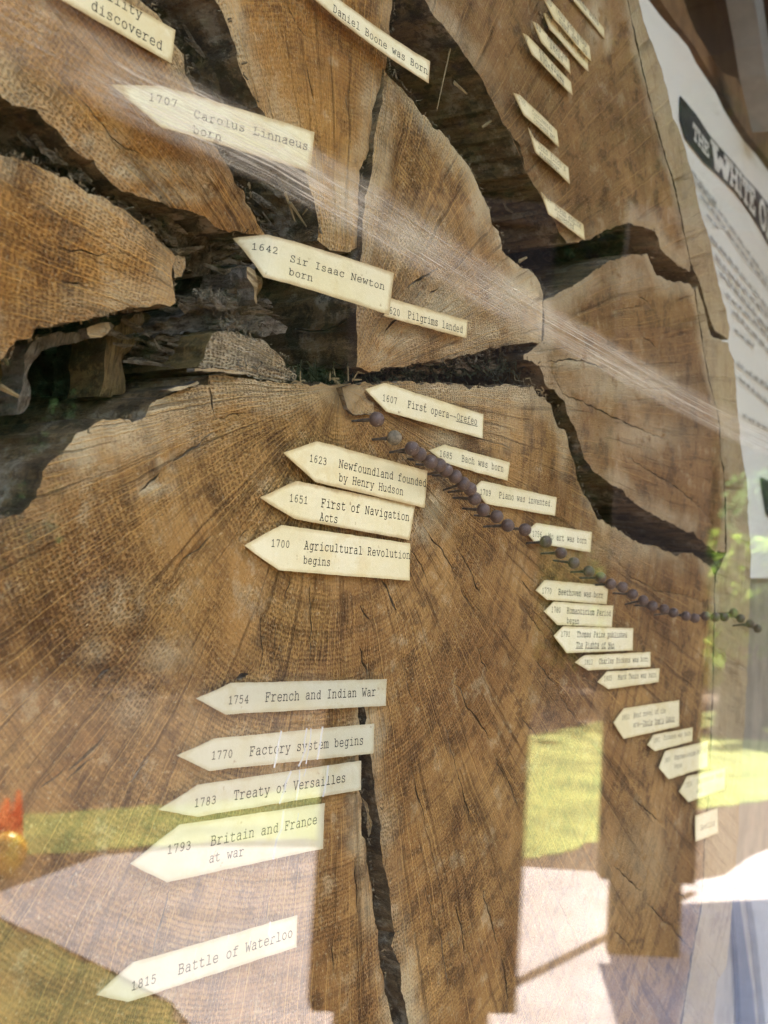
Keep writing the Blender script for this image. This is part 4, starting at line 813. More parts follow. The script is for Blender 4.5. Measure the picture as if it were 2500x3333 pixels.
def make_tag(label, TL, TR, BR, BL, tip=None, texts=(), dl=-0.0018, dr=-0.0018, bow=0.0, mat=M_PAPER, ink=None, group=None, ruled=None, streaks=(), cut=None, spots=(), tipcurl=0.0):
    ink = ink or M_INK
    P = {k_: at(*p, d) for k_, p, d in (('TL', TL, dl), ('TR', TR, dr), ('BR', BR, dr), ('BL', BL, dl))}
    O = (P['TL'] + P['BL']) / 2; E = (P['TR'] + P['BR']) / 2
    U = E - O; Lg = np.linalg.norm(U); U /= Lg
    Vv = ((P['TL'] - P['BL']) + (P['TR'] - P['BR'])); Vv -= U * Vv.dot(U); Vv /= np.linalg.norm(Vv)
    N = np.cross(U, Vv); 
    if N[1] > 0: N = -N
    def flat(px, py):                                       # pixel -> (a, b) on the tag's own sheet
        q = at_plane(px, py, O, N) - O; return np.array([q.dot(U), q.dot(Vv)])
    loop_px = ([tip] if tip else []) + [TL] + ([cut[0], cut[1]] if cut else [TR]) + [BR, BL]
    o2 = np.array([flat(*p) for p in loop_px])
    o2 = refine([tuple(p) for p in o2], 0.0012, 0.00012, seed=Lg * 99)
    amin, amax = o2[:, 0].min(), o2[:, 0].max()
    def lift(a, b, off=0.0):
        t = (a - amin) / (amax - amin); h = bow * 4 * t * (1 - t) + tipcurl * max(0.0, (0.22 - t) / 0.22) ** 2
        h += 0.0003 * n1(a * 60 + Lg * 77, b * 60)
        return O + U * a + Vv * b + N * (h + off)
    gx_, gy_ = np.meshgrid(np.arange(amin, amax, 0.0016), np.arange(o2[:, 1].min(), o2[:, 1].max(), 0.0016))
    g_ = np.stack([gx_.ravel(), gy_.ravel()], 1); g_ = g_[inside(g_, [o2])]
    dd = np.sqrt(((g_[:, None] - o2[None]) ** 2).sum(2).min(1)); g_ = g_[dd > .0005]
    allp = np.concatenate([o2, g_]); n = len(o2)
    res = delaunay_2d_cdt([Vector(p) for p in allp], [(i, (i + 1) % n) for i in range(n)], [], 0, 1e-7)
    vs = np.array([(v.x, v.y) for v in res[0]]); tr = [tuple(f) for f in res[2]]
    kp = inside(np.array([vs[list(f)].mean(0) for f in tr]), [o2]); tr = [f for f, k_ in zip(tr, kp) if k_]
    ed = np.clip(np.sqrt(((vs[:, None] - o2[None]) ** 2).sum(2).min(1)) / 0.0022, 0, 1)
    fr = [lift(*v) for v in vs]; bkv = [lift(*v, -0.00028) for v in vs]; m = len(vs)
    def ori(f):
        a, b, c = fr[f[0]], fr[f[1]], fr[f[2]]; return f if np.cross(b - a, c - a).dot(N) > 0 else f[::-1]
    tr = [ori(f) for f in tr]; Fc = list(tr) + [tuple(q + m for q in f[::-1]) for f in tr]
    cnt = set((f[i], f[(i + 1) % 3]) for f in tr for i in range(3))
    for a, b in cnt:
        if (b, a) not in cnt: Fc.append((b, a, a + m, b + m))
    o = link_mesh('paper_tag', fr + bkv, Fc, mat, None, loc=O + U * Lg / 2, attrs={'edge_': np.concatenate([ed, np.zeros(m)])})
    tag(o, label, 'paper tag', group or 'typed paper tags on the tree slice')
    TV, TF = [], []; jr = random.Random(int(Lg * 1e6))
    for tx in texts:
        s, p0, p1 = tx[0], tx[1], tx[2]; under = tx[3] if len(tx) > 3 else None
        a0, a1 = flat(*p0), flat(*p1)
        if isinstance(s, tuple): s, scale_from = s
        d = a1 - a0; sc = np.linalg.norm(d) / (600 * len(s) - 90); e = d / np.linalg.norm(d); pr = np.array([-e[1], e[0]])
        v, f = text_2d(s, under, jit=jr); o_ = len(TV)
        for x, y in v:
            q = a0 + e * ((x - 45) * sc) + pr * (y * sc); TV.append(lift(q[0], q[1], 0.00006))
        TF += [tuple(i + o_ for i in ff) for ff in f]
    if ruled:                                              # typed lines too small to read: word-length marks
        for p0, p1, hpx in ruled:
            a0, a1 = flat(*p0), flat(*p1); d = a1 - a0; Lw = np.linalg.norm(d); e = d / Lw; pr = np.array([-e[1], e[0]]); t = 0
            while t < Lw - 0.003:
                wl = min(jr.uniform(.006, .020), Lw - t); x = t
                while x < t + wl - .0012:
                    for (q0, q1, b0, b1) in ((x, x + .0004, 0, .0019), (x + .0012, x + .0016, 0, jr.choice((.0018, .0026))), (x, x + .0016, jr.choice((0, .0016)), None)):
                        if b1 is None: b1 = b0 + .0003
                        i = len(TV)
                        for aa, bb in ((q0, b0), (q1, b0), (q1, b1), (q0, b1)):
                            q = a0 + e * aa + pr * bb; TV.append(lift(q[0], q[1], 0.00006))
                        TF.append((i, i + 1, i + 2, i + 3))
                    x += .00254
                t += wl + .0028
    if TV: link_mesh('typed_text', TV, TF, ink, o)
    for sp in streaks:                                     # white strips painted in as glints on the film's wrinkles
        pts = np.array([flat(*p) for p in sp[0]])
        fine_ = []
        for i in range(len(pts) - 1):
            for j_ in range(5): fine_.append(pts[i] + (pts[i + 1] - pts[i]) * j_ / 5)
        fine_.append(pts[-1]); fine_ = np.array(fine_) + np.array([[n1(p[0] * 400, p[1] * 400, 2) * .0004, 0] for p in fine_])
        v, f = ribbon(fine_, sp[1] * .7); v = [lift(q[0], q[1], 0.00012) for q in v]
        link_mesh('glint_strip', v, f, M_GLINT, o)
    return o
def fs(*p): return [(x * 1.50693, y * 1.50693) for x, y in p]     # from the overview's pixels
def yr(p0, main, n_main, n=4):                                     # end of a four-figure year typed at the main line's pitch
    (x0, y0), (x1, y1) = main; return (p0[0] + (x1 - x0) * n / n_main * .985, p0[1] + (y1 - y0) * n / n_main * .985)
def stdtag(label, tip, TL, TR, BR, BL, year, ystart, main, m0, m1, line2=None, l2=None, under=None, under2=None, **kw):
    T = [(main, m0, m1, under)]
    if year: T.append((year, ystart, yr(ystart, (m0, m1), len(main), len(year))))
    if line2: T.append((line2, l2, yr(l2, (m0, m1), len(main), len(line2)), under2))
    return make_tag(label, TL, TR, BR, BL, tip, T, **kw)

tip, TL, TR, BR, BL = fs((612, 978), (686, 953), (924, 1017), (917, 1097), (682, 1041))
stdtag('cream arrow tag typed 1623, topmost of the three stacked tags below the pith', tip, TL, TR, BR, BL, '1623', (1007, 1501), 'Newfoundland founded', (1102, 1521), (1386, 1585), 'by Henry Hudson', (1102, 1565), dl=-.0028, dr=-.0028)
tip, TL, TR, BR, BL = fs((561, 1075), (641, 1039), (897, 1092), (884, 1166), (637, 1121))
stdtag('cream arrow tag typed 1651, middle of the three stacked tags below the pith', tip, TL, TR, BR, BL, '1651', (942, 1631), 'First of Navigation', (1044, 1649), (1331, 1695), 'Acts', (1040, 1693))
tip, TL, TR, BR, BL = fs((528, 1178), (609, 1134), (887, 1174), (884, 1254), (603, 1232))
stdtag('cream arrow tag typed 1700, lowest of the three stacked tags below the pith', tip, TL, TR, BR, BL, '1700', (882, 1778), 'Agricultural Revolution', (989, 1787), (1334, 1819), 'begins', (987, 1834), mat=M_PAPER_W)
tip, TL, TR, BR, BL = fs((425, 1509), (499, 1475), (836, 1467), (833, 1524), (488, 1543))
stdtag('glossy single line arrow tag typed 1754 with a greenish sheen', tip, TL, TR, BR, BL, '1754', (742, 2291), 'French and Indian War', (863, 2284), (1222, 2264), mat=M_PAPER_G)
tip, TL, TR, BR, BL = fs((383, 1632), (463, 1595), (809, 1563), (806, 1627), (452, 1665))
stdtag('glossy arrow tag typed 1770 with white streaks, above the 1783 tag', tip, TL, TR, BR, BL, '1770', (687, 2472), 'Factory system begins', (812, 2460), (1182, 2422), mat=M_PAPER_G,
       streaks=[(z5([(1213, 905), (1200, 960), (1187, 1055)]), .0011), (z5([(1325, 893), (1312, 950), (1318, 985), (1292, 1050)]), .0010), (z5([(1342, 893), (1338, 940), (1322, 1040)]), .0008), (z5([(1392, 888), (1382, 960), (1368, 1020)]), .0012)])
tip, TL, TR, BR, BL = fs((344, 1749), (427, 1695), (781, 1643), (779, 1706), (427, 1764))
stdtag('glossy arrow tag typed 1783 with white streaks across its last word', tip, TL, TR, BR, BL, '1783', (631, 2627), 'Treaty of Versailles', (760, 2604), (1124, 2544), mat=M_PAPER_G,
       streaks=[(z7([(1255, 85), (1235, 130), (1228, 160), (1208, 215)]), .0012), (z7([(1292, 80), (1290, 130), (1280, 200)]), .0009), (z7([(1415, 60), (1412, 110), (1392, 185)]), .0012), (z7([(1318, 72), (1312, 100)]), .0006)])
tip, TL, TR, BR, BL = fs((282, 1866), (389, 1781), (702, 1735), (697, 1833), (361, 1906))
stdtag('glossy two line arrow tag typed 1793, lying over the reflected path edge', tip, TL, TR, BR, BL, '1793', (544, 2779), 'Britain and France', (684, 2753), (1031, 2680), 'at war', (680, 2808), mat=M_PAPER_G,
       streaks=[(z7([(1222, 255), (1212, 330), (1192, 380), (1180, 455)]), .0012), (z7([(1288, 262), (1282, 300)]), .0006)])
tip, TL, TR, BR, BL = fs((210, 2149), (287, 2079), (643, 1977), (640, 2046), (276, 2165))
stdtag('glossy arrow tag typed 1815, lowest of all the tags', tip, TL, TR, BR, BL, '1815', (426, 3224), 'Battle of Waterloo', (579, 3173), (951, 3049), mat=M_PAPER_G,
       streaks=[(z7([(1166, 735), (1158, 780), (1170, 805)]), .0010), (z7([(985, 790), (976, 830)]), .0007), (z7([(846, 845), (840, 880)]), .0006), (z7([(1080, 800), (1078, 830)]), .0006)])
stdtag('cream arrow tag typed 1607 pointing at the pith, one word underlined', (1189, 1267), (1253, 1247), (1574, 1349), (1570, 1427), (1259, 1340), '1607', (1245, 1304), 'First opera--Orefeo', (1326, 1326), (1552, 1383), under=(13, 19, 1), mat=M_PAPER_W, dl=-.0022, dr=-.0022)
stdtag('small cream arrow tag typed 1685 beside the purple pins', (1399, 1466), (1446, 1447), (1659, 1505), (1653, 1565), (1450, 1508), '1685', (1429, 1484), 'Bach was born', (1502, 1501), (1638, 1536), mat=M_PAPER_W)
stdtag('small cream tag typed 1709 whose tip is hidden by a purple pin', (1540, 1590), (1569, 1565), (1812, 1619), (1807, 1679), (1585, 1640), '1709', (1562, 1609), 'Piano was invented.', (1624, 1620), (1798, 1649), mat=M_PAPER_W)
stdtag('small cream arrow tag typed 1756 with a purple pin standing before it', (1711, 1730), (1747, 1702), (1926, 1732), (1923, 1798), (1740, 1766), '1756', (1731, 1745), 'Mozart was born', (1785, 1754), (1909, 1769), mat=M_PAPER_W)
stdtag('small cream arrow tag typed 1770 with one clipped corner', (1744, 1922), (1774, 1888), (1979, 1911), (1975, 1967), (1781, 1952), '1770', (1764, 1930), 'Beethoven was born', (1817, 1935), (1962, 1946), cut=((1957, 1904), (1979, 1919)), mat=M_PAPER_W)
stdtag('small cream two line arrow tag typed 1780', (1770, 1990), (1804, 1958), (1996, 1971), (1992, 2041), (1815, 2034), '1780', (1794, 1992), 'Romanticism Period', (1845, 1996), (1987, 2005), 'began', (1845, 2028), mat=M_PAPER_W)
stdtag('small cream arrow tag typed 1791, its second line underlined', (1804, 2069), (1834, 2038), (2062, 2045), (2059, 2117), (1845, 2126), '1791', (1825, 2071), 'Thomas Paine published', (1877, 2073), (2040, 2074.5), 'The Rights of Man', (1875, 2107), under2=(0, 17, 0), mat=M_PAPER_W, dl=-.0026, dr=-.0026)
stdtag('narrow cream arrow tag typed 1812', (1873, 2156), (1902, 2133), (2118, 2122), (2117, 2171), (1915, 2182), '1812', (1902, 2163), 'Charles Dickens was born', (1949, 2161), (2109, 2152), mat=M_PAPER_W)
stdtag('narrow cream arrow tag typed 1835', (1945, 2220), (1977, 2186), (2147, 2175), (2144, 2220), (1981, 2243), '1835', (1966, 2216), 'Mark Twain was born', (2011, 2212), (2135, 2203), mat=M_PAPER_W)
stdtag('cream two line arrow tag typed 1852, title underlined', (1998, 2352), (2031, 2305), (2212, 2279), (2210, 2364), (2030, 2405), '1852', (2023, 2343), 'Best novel of the', (2061, 2336), (2166, 2319), "era--Uncle Tom's Cabin", (2061, 2367), under2=(5, 22, 0), mat=M_PAPER_W, ink=M_INK_F)
stdtag('small blurred cream arrow tag typed 1881', (2107, 2425), (2127, 2392), (2255, 2367), (2254, 2413), (2132, 2446), '1881', (2126, 2417), 'Picasso was born', (2161, 2408), (2248, 2392), mat=M_PAPER_W, ink=M_INK_F)
stdtag('blurred cream two line arrow tag just below the 1881 tag', (2144, 2499), (2167, 2444), (2304, 2411), (2304, 2497), (2176, 2537), '1885', (2162, 2482), 'Expressionism Period', (2195, 2473), (2297, 2448), 'began', (2195, 2501), mat=M_PAPER_W, ink=M_INK_F)
stdtag('blurred arrow tag overlapping the pale sapwood rim, above the square tag', (2210, 2577), (2237, 2527), (2360, 2499), (2359, 2568), (2241, 2612), '1914', (2231, 2563), 'Depression began', (2268, 2552), (2355, 2525), 'era', (2268, 2581), mat=M_PAPER_W, ink=M_INK_F)
make_tag('square cream tag without a point near the sapwood rim', (2263, 2656), (2336, 2630), (2339, 2711), (2264, 2740), None, [('Seedling', (2279, 2703), (2327, 2684))], mat=M_PAPER_W, ink=M_INK_F)
# tags on the upper wedges
stdtag('large curled cream tag typed 1642 bridging the dark hollow', (777, 762), (871, 766), (1282, 890), (1267, 1025), (854, 904), '1642', (821, 808), 'Sir Isaac Newton', (936, 855), (1248, 945), 'born', (932, 898), dl=-.0045, dr=-.022, bow=.0015, tipcurl=-.004)
make_tag('small cream tag reading 620, its left end under the 1642 tag', (1262, 968), (1521, 1043), (1519, 1101), (1250, 1029), None, [('1620', (1254, 1017), (1302, 1030)), ('Pilgrims landed', (1328, 1035), (1506, 1084))], mat=M_PAPER, dl=-.005, dr=-.0035)
stdtag('large cream tag typed 1707 behind the streaks on the glass, mouldy corner', (363, 275), (527, 283), (1023, 431), (1011, 561), (520, 418), '1707', (480, 329), 'Carolus Linnaeus', (625, 387), (1001, 490), 'born', (622, 437), dl=-.007, dr=-.024, bow=.001)
make_tag('cream tag cut off by the top edge, its last word discovered', (71, -187), (571, 98), (560, 207), (60, -83), None, [('ility', (347, -3), (459, 63)), ('discovered', (296, 29), (527, 164))], mat=M_PAPER, dl=-.003, dr=-.003)
make_tag('brown edged cream tag at the top, its last word Born', (980, -111), (1401, 200), (1395, 271), (931, -88), None, [('Daniel Boone was Born', (1099, 31), (1392, 243))], dl=-.004, dr=-.006, bow=-.002)
stdtag('small slanting cream tag, highest of the three low on the upper right wedge', (1672, 303), (1693, 309), (1814, 424), (1821, 478), (1706, 375), '1785', (1687, 326), 'Continental', (1731, 370), (1797, 429), 'Congress met', (1736, 394), ink=M_INK_F, dl=-.0035, dr=-.002)
stdtag('small slanting cream tag, middle of the three low on the upper right wedge', (1720, 416), (1738, 447), (1851, 545), (1856, 598), (1744, 497), '1787', (1726, 442), "John Fitch's", (1752, 481), (1841, 558), 'steamboat', (1755, 506), ink=M_INK_F, dl=-.0035, dr=-.002)
stdtag('small slanting cream tag on the lowest corner of the upper right wedge', (1761, 624), (1779, 642), (1899, 730), (1905, 782), (1786, 697), '1769', (1766, 641), 'Steam engine', (1805, 682), (1892, 744), 'invented', (1810, 706), ink=M_INK_F, dl=-.0035, dr=-.002)
make_tag('small slanting tag, lowest and longest of the cluster at upper right', (1720, 117), (1858, 267), (1864, 310), (1733, 178), (1703, 108), ruled=[((1709, 128), (1722, 148), 8), ((1753, 173), (1851, 288), 8), ((1756, 193), (1840, 285), 8)], ink=M_INK_F, dl=-.0035, dr=-.002)
make_tag('small slanting tag, second from the bottom of the upper right cluster', (1752, 79), (1853, 195), (1857, 240), (1763, 139), (1735, 69), ruled=[((1744, 90), (1764, 113), 8), ((1782, 130), (1844, 202), 8), ((1790, 156), (1836, 210), 8)], ink=M_INK_F, dl=-.0035, dr=-.002)
make_tag('small slanting tag half covered by the tag above it at upper right', (1782, 43), (1914, 180), (1915, 234), (1789, 95), (1771, 43), ruled=[((1779, 56), (1800, 82), 8), ((1816, 100), (1902, 198), 8)], ink=M_INK_F, dl=-.003, dr=-.0016)
make_tag('small slanting tag lying over another, topmost of the upper right cluster', (1793, 0), (1918, 150), (1925, 201), (1804, 63), (1769, -8), ruled=[((1780, 8), (1800, 30), 8), ((1815, 48), (1908, 155), 8), ((1818, 72), (1910, 180), 8)], ink=M_INK_F, dl=-.005, dr=-.003)
make_tag('narrow slanting tag at the top beside a pale grey blotch', (1833, -70), (1966, 91), (1970, 128), (1805, -75), None, ruled=[((1868, -12), (1910, 40), 8), ((1918, 48), (1958, 98), 8)], ink=M_INK_F, dl=-.002, dr=-.001)

# ---------------------------------------------------------------- purple ball-headed pins
def pin_mats():
    k = NT('purple_pin_head'); P = k.pos(); n = k.noise(P, 500, 4, 0.7)
    c = k.mix(k.ramp(n, 0.40, 0.68), (0.128, 0.080, 0.058), (0.075, 0.045, 0.033))
    oi = k.n('ShaderNodeObjectInfo')
    c = k.mix(k.math('MULTIPLY', k.ramp(k.noise(P, 900, 3), 0.60, 0.75), 0.7), c, (0.30, 0.24, 0.17))
    k.base(c, 0.55, 0.35); k.bump(n, 0.3, 0.0004)
    k2 = NT('tarnished_steel'); k2.base(k2.mix(k2.ramp(k2.noise(k2.pos(), 700, 3), 0.4, 0.6), (0.05, 0.04, 0.03), (0.11, 0.09, 0.065)), 0.5, 0.5)
    k3 = NT('dusty_pin_head'); k3.base(k3.mix(k3.ramp(k3.noise(k3.pos(), 700, 4), 0.4, 0.6), (0.24, 0.19, 0.12), (0.14, 0.11, 0.07)), 0.8, 0.2)
    return k.m, k2.m, k3.m
M_PIN, M_STEEL, M_DUST = pin_mats()
HEADS = [(1226, 1365), (1284, 1425), (1341, 1460), (1365, 1479), (1401, 1503), (1430, 1514), (1451, 1530), (1482, 1551), (1508, 1574), (1530, 1592), (1545, 1623), (1573, 1660), (1617, 1681), (1653, 1710), (1709, 1724), (1777, 1763), (1826, 1800), (1868, 1832), (1917, 1860), (1955, 1880), (1988, 1901), (2026, 1911), (2060, 1934), (2094, 1954), (2124, 1972), (2162, 1983), (2192, 1994), (2233, 2005), (2262, 2012), (2297, 2005), (2328, 2008), (2358, 2008), (2388, 1994), (2411, 2013), (2441, 2030), (2466, 2046)]
PH = 0.0088
def make_pin():
    root = empty('ball_pin', (0, 0, 0)); r = 0.00238; V, Fc = [], []; nu, nv = 20, 12
    for i in range(nv + 1):
        a = math.pi * i / nv
        for q in range(nu):
            b = 2 * math.pi * q / nu; V.append((r * math.sin(a) * math.cos(b), -PH + r * math.cos(a), r * math.sin(a) * math.sin(b)))
    for i in range(nv):
        for q in range(nu): Fc.append((i * nu + q, i * nu + (q + 1) % nu, (i + 1) * nu + (q + 1) % nu, (i + 1) * nu + q))
    link_mesh('head', V, Fc, M_PIN, root, smooth=True)
    V, Fc = [], []
    for (yy, rr_) in ((0.004, .0003), (-0.003, .00045), (-PH + .0022, .00062), (-PH + .0012, .0008)):
        for q in range(8): V.append((rr_ * math.cos(q * math.pi / 4), yy, rr_ * math.sin(q * math.pi / 4)))
    for i in range(3):
        for q in range(8): Fc.append((i * 8 + q, i * 8 + (q + 1) % 8, (i + 1) * 8 + (q + 1) % 8, (i + 1) * 8 + q))
    link_mesh('shank', V, Fc, M_STEEL, root, smooth=True)
    return root
P0 = make_pin()
where = {0: 'purple ball pin beside the knot, first of the row', 1: 'dusty tan ball pin, second of the row below the 1607 tag', 12: 'purple ball pin below the 1709 tag with a pale glint', 15: 'purple ball pin standing in front of the 1756 tag', 14: 'purple ball pin at the point of the 1756 tag'}
for i, (px, py) in enumerate(HEADS):
    if i == 0: o = P0; kids = list(P0.children)
    else:
        o = P0.copy(); COL.objects.link(o); kids = []
        for ch in P0.children:
            c = ch.copy(); COL.objects.link(c); c.parent = o; kids.append(c)
    h = at(px, py, -PH); o.location = (h[0], 0.0, h[2])
    tx, tz = rnd.gauss(0, .12), rnd.gauss(0, .12)
    o.rotation_euler = (tx, 0, tz)
    hd = Vector((0, -PH, 0)); off = o.rotation_euler.to_matrix() @ hd - hd; o.location = Vector(o.location) - off
    lab = where.get(i) or ('purple ball pin in the crowded row before the 1709 tag' if i < 12 else 'dark purple ball pin in the blurred row running out to the sapwood rim')
    tag(o, lab, 'pin', 'ball pins in a row across the slice')
dk = P0.children
for o in list(bpy.data.objects):
    if o.type == 'MESH' and o.name.startswith('head') and o.parent is not None and (Vector(o.parent.location) - Vector(at(1284, 1425, -PH))).length < 0.012:
        if abs(o.parent.location.x - at(1284, 1425, -PH)[0]) < .002:
            o.data = o.data.copy(); o.data.materials[0] = M_DUST; o['label'] = 'dusty tan head'

# ---------------------------------------------------------------- display case: glass, back, poster, trim
case = empty('display_case', (0.75, 0.16, 0.6))
tag(case, 'glazed display case with dark wooden back, its scratched pane mirroring the lawn', 'display case')
k = NT('pane_glass'); T = k.t
geo = k.n('ShaderNodeNewGeometry')
ior = k.math('ADD', 1.52, k.math('MULTIPLY', geo.outputs['Backfacing'], 1 / 1.52 - 1.52))
fr = k.n('ShaderNodeFresnel'); k.l(ior, fr.inputs['IOR'])
tb = k.n('ShaderNodeBsdfTransparent'); tb.inputs[0].default_value = (0.985, 0.99, 0.98, 1)
gb = k.n('ShaderNodeBsdfAnisotropic') if False else k.n('ShaderNodeBsdfGlossy'); gb.inputs['Roughness'].default_value = 0.0
mx = k.n('ShaderNodeMixShader'); k.l(fr.outputs[0], mx.inputs[0]); k.l(tb.outputs[0], mx.inputs[1]); k.l(gb.outputs[0], mx.inputs[2])
k.l(mx.outputs[0], k.out.inputs[0]); T.nodes.remove(k.b); M_GLASS = k.m
v, f = box_vf((-0.10, -0.035, 0.55), (1.60, -0.030, 2.0)); pane = link_mesh('glass_pane', v, f, M_GLASS, case)
# fan of fine scratches and smeared film on the outside of the pane
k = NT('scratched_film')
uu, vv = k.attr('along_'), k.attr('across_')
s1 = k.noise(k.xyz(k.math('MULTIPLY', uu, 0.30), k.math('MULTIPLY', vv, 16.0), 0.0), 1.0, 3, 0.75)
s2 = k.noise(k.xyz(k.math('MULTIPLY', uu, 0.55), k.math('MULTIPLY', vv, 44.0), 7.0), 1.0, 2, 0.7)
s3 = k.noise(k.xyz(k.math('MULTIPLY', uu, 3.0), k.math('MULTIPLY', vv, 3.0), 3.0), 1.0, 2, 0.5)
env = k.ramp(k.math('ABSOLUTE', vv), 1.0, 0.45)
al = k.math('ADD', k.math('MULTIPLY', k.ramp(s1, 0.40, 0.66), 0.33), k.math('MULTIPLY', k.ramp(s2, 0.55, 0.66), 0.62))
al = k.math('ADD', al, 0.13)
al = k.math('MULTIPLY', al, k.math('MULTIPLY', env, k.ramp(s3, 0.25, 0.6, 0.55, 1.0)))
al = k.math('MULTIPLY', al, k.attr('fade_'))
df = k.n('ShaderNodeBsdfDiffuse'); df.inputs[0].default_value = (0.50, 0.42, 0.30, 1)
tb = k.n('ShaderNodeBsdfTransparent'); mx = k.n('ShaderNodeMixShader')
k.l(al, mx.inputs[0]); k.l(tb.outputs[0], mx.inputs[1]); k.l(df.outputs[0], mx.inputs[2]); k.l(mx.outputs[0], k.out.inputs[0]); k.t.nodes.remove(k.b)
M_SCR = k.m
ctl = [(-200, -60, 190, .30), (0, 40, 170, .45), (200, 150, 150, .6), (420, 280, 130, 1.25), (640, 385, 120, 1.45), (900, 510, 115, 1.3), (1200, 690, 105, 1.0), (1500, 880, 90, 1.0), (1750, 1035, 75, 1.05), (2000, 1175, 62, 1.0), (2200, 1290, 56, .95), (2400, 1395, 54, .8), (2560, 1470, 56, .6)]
V, Fc, AL, AC, FD = [], [], [], [], []; cum = 0.0
for i, (x, y, hw, fd) in enumerate(ctl):
    x2, y2 = ctl[min(i + 1, len(ctl) - 1)][:2]; x1, y1 = ctl[max(i - 1, 0)][:2]
    dx, dy = x2 - x1, y2 - y1; q = math.hypot(dx, dy); nx_, ny_ = dy / q, -dx / q
    if i: cum += math.hypot(x - ctl[i - 1][0], y - ctl[i - 1][1]) / 300.0
    for s in np.linspace(-1, 1, 9):
        V.append(at(x + nx_ * hw * s, y + ny_ * hw * s, -0.0356)); AL.append(cum); AC.append(s); FD.append(fd)
    if i:
        for q_ in range(8):
            a_ = (i - 1) * 9 + q_; Fc.append((a_, a_ + 1, a_ + 10, a_ + 9))
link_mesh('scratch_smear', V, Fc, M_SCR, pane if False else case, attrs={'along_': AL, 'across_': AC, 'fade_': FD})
M_BACK = simple('dark_plywood', (0.055, 0.036, 0.022), 0.8, 16, 0.35)
M_TAN = simple('tan_timber', (0.26, 0.155, 0.075), 0.75, 40, 0.35)
M_METAL = simple('grey_aluminium', (0.30, 0.30, 0.28), 0.5, 60, 0.15)
M_SLATE = simple('slate_blue_trim', (0.045, 0.055, 0.075), 0.7, 40, 0.25)
M_BRN = simple('brown_panel', (0.36, 0.30, 0.215), 0.8, 25, 0.3)
ang = math.radians(8.6)
PN = np.array([math.sin(ang), -math.cos(ang), 0.0]); PP = at(2300, 800, 0.10)
def pp(px, py, off=0.0): return at_plane(px, py, PP - PN * (-off), PN) if False else at_plane(px, py, PP + PN * off, PN)
bu = np.array([math.cos(ang), math.sin(ang), 0.0])
c0 = PP - PN * 0.075
V = [c0 + bu * a_ + np.array([0, 0, z_]) for a_, z_ in ((-1.6, -0.9), (1.6, -0.9), (1.6, 0.9), (-1.6, 0.9))]
V = [tuple(v_) for v_ in V] + [tuple(v_ - PN * 0.02) for v_ in V]
link_mesh('back_board', V, [(0, 1, 2, 3), (7, 6, 5, 4), (0, 4, 5, 1), (1, 5, 6, 2), (2, 6, 7, 3), (3, 7, 4, 0)], M_BACK, case)
v, f = box_vf((-0.12, -0.035, 2.002), (1.62, 0.30, 2.03)); link_mesh('case_top', v, f, M_BACK, case)
v, f = box_vf((-0.12, -0.035, 0.52), (1.62, 0.30, 0.548)); link_mesh('case_bottom', v, f, M_BACK, case)
def prism(name, px_pts, off, thick, mat, parent, loc=None, plane='poster', y=0.0):
    fp = [pp(x, y_, off) if plane == 'poster' else at(x, y_, y) for x, y_ in px_pts]
    bk_ = [p - PN * thick if plane == 'poster' else p + np.array([0, thick, 0]) for p in fp]; n = len(fp)
    from mathutils.geometry import tessellate_polygon
    tr = tessellate_polygon([[Vector(p) for p in fp]])
    nn = PN if plane == 'poster' else np.array([0, -1.0, 0])
    out = []
    for t in tr:
        a_, b_, c_ = (fp[i] for i in t); out.append(t if np.cross(b_ - a_, c_ - a_).dot(nn) > 0 else t[::-1])
    Fc = list(out) + [tuple(i + n for i in t[::-1]) for t in out] + [(i, (i + 1) % n, (i + 1) % n + n, i + n) for i in range(n)]
    return link_mesh(name, fp + bk_, Fc, mat, parent, loc=loc if loc is not None else fp[0])
prism('edge_board', [(2080, -200), (2130, -100), (2150, 0), (2190, 60), (2260, 150), (2330, 270), (2400, 385), (2440, 445), (2500, 520), (2560, 600), (2560, 500), (2500, 431), (2457, 380), (2430, 336), (2416, 285), (2392, 251), (2362, 241), (2345, 231), (2314, 180), (2287, 136), (2267, 108), (2240, 44), (2226, 0), (2190, -120), (2170, -200)], -0.012, 0.02, M_TAN, case)
prism('corner_trim', [(2440, -120), (2455, 0), (2475, 120), (2492, 240), (2530, 420), (2560, 420), (2520, 240), (2500, 120), (2483, 0), (2470, -120)], 0.03, 0.02, M_METAL, case)
prism('lower_panel', [(2200, 1800), (2560, 1800), (2640, 3450), (2200, 3450)], -0.006, 0.02, M_BRN, case)
prism('edge_strip', [(2380, 2890), (2386, 2958), (2400, 3071), (2410, 3225), (2415, 3400), (2466, 3400), (2461, 3333), (2451, 3225), (2435, 3122), (2412, 2958), (2404, 2890)], 0.0, 0.004, M_SLATE, case)
prism('corner_trim', [(2440, 2890), (2461, 3030), (2476, 3173), (2492, 3333), (2500, 3400), (2600, 3400), (2560, 2890)], 0.0, 0.005, M_METAL, case)

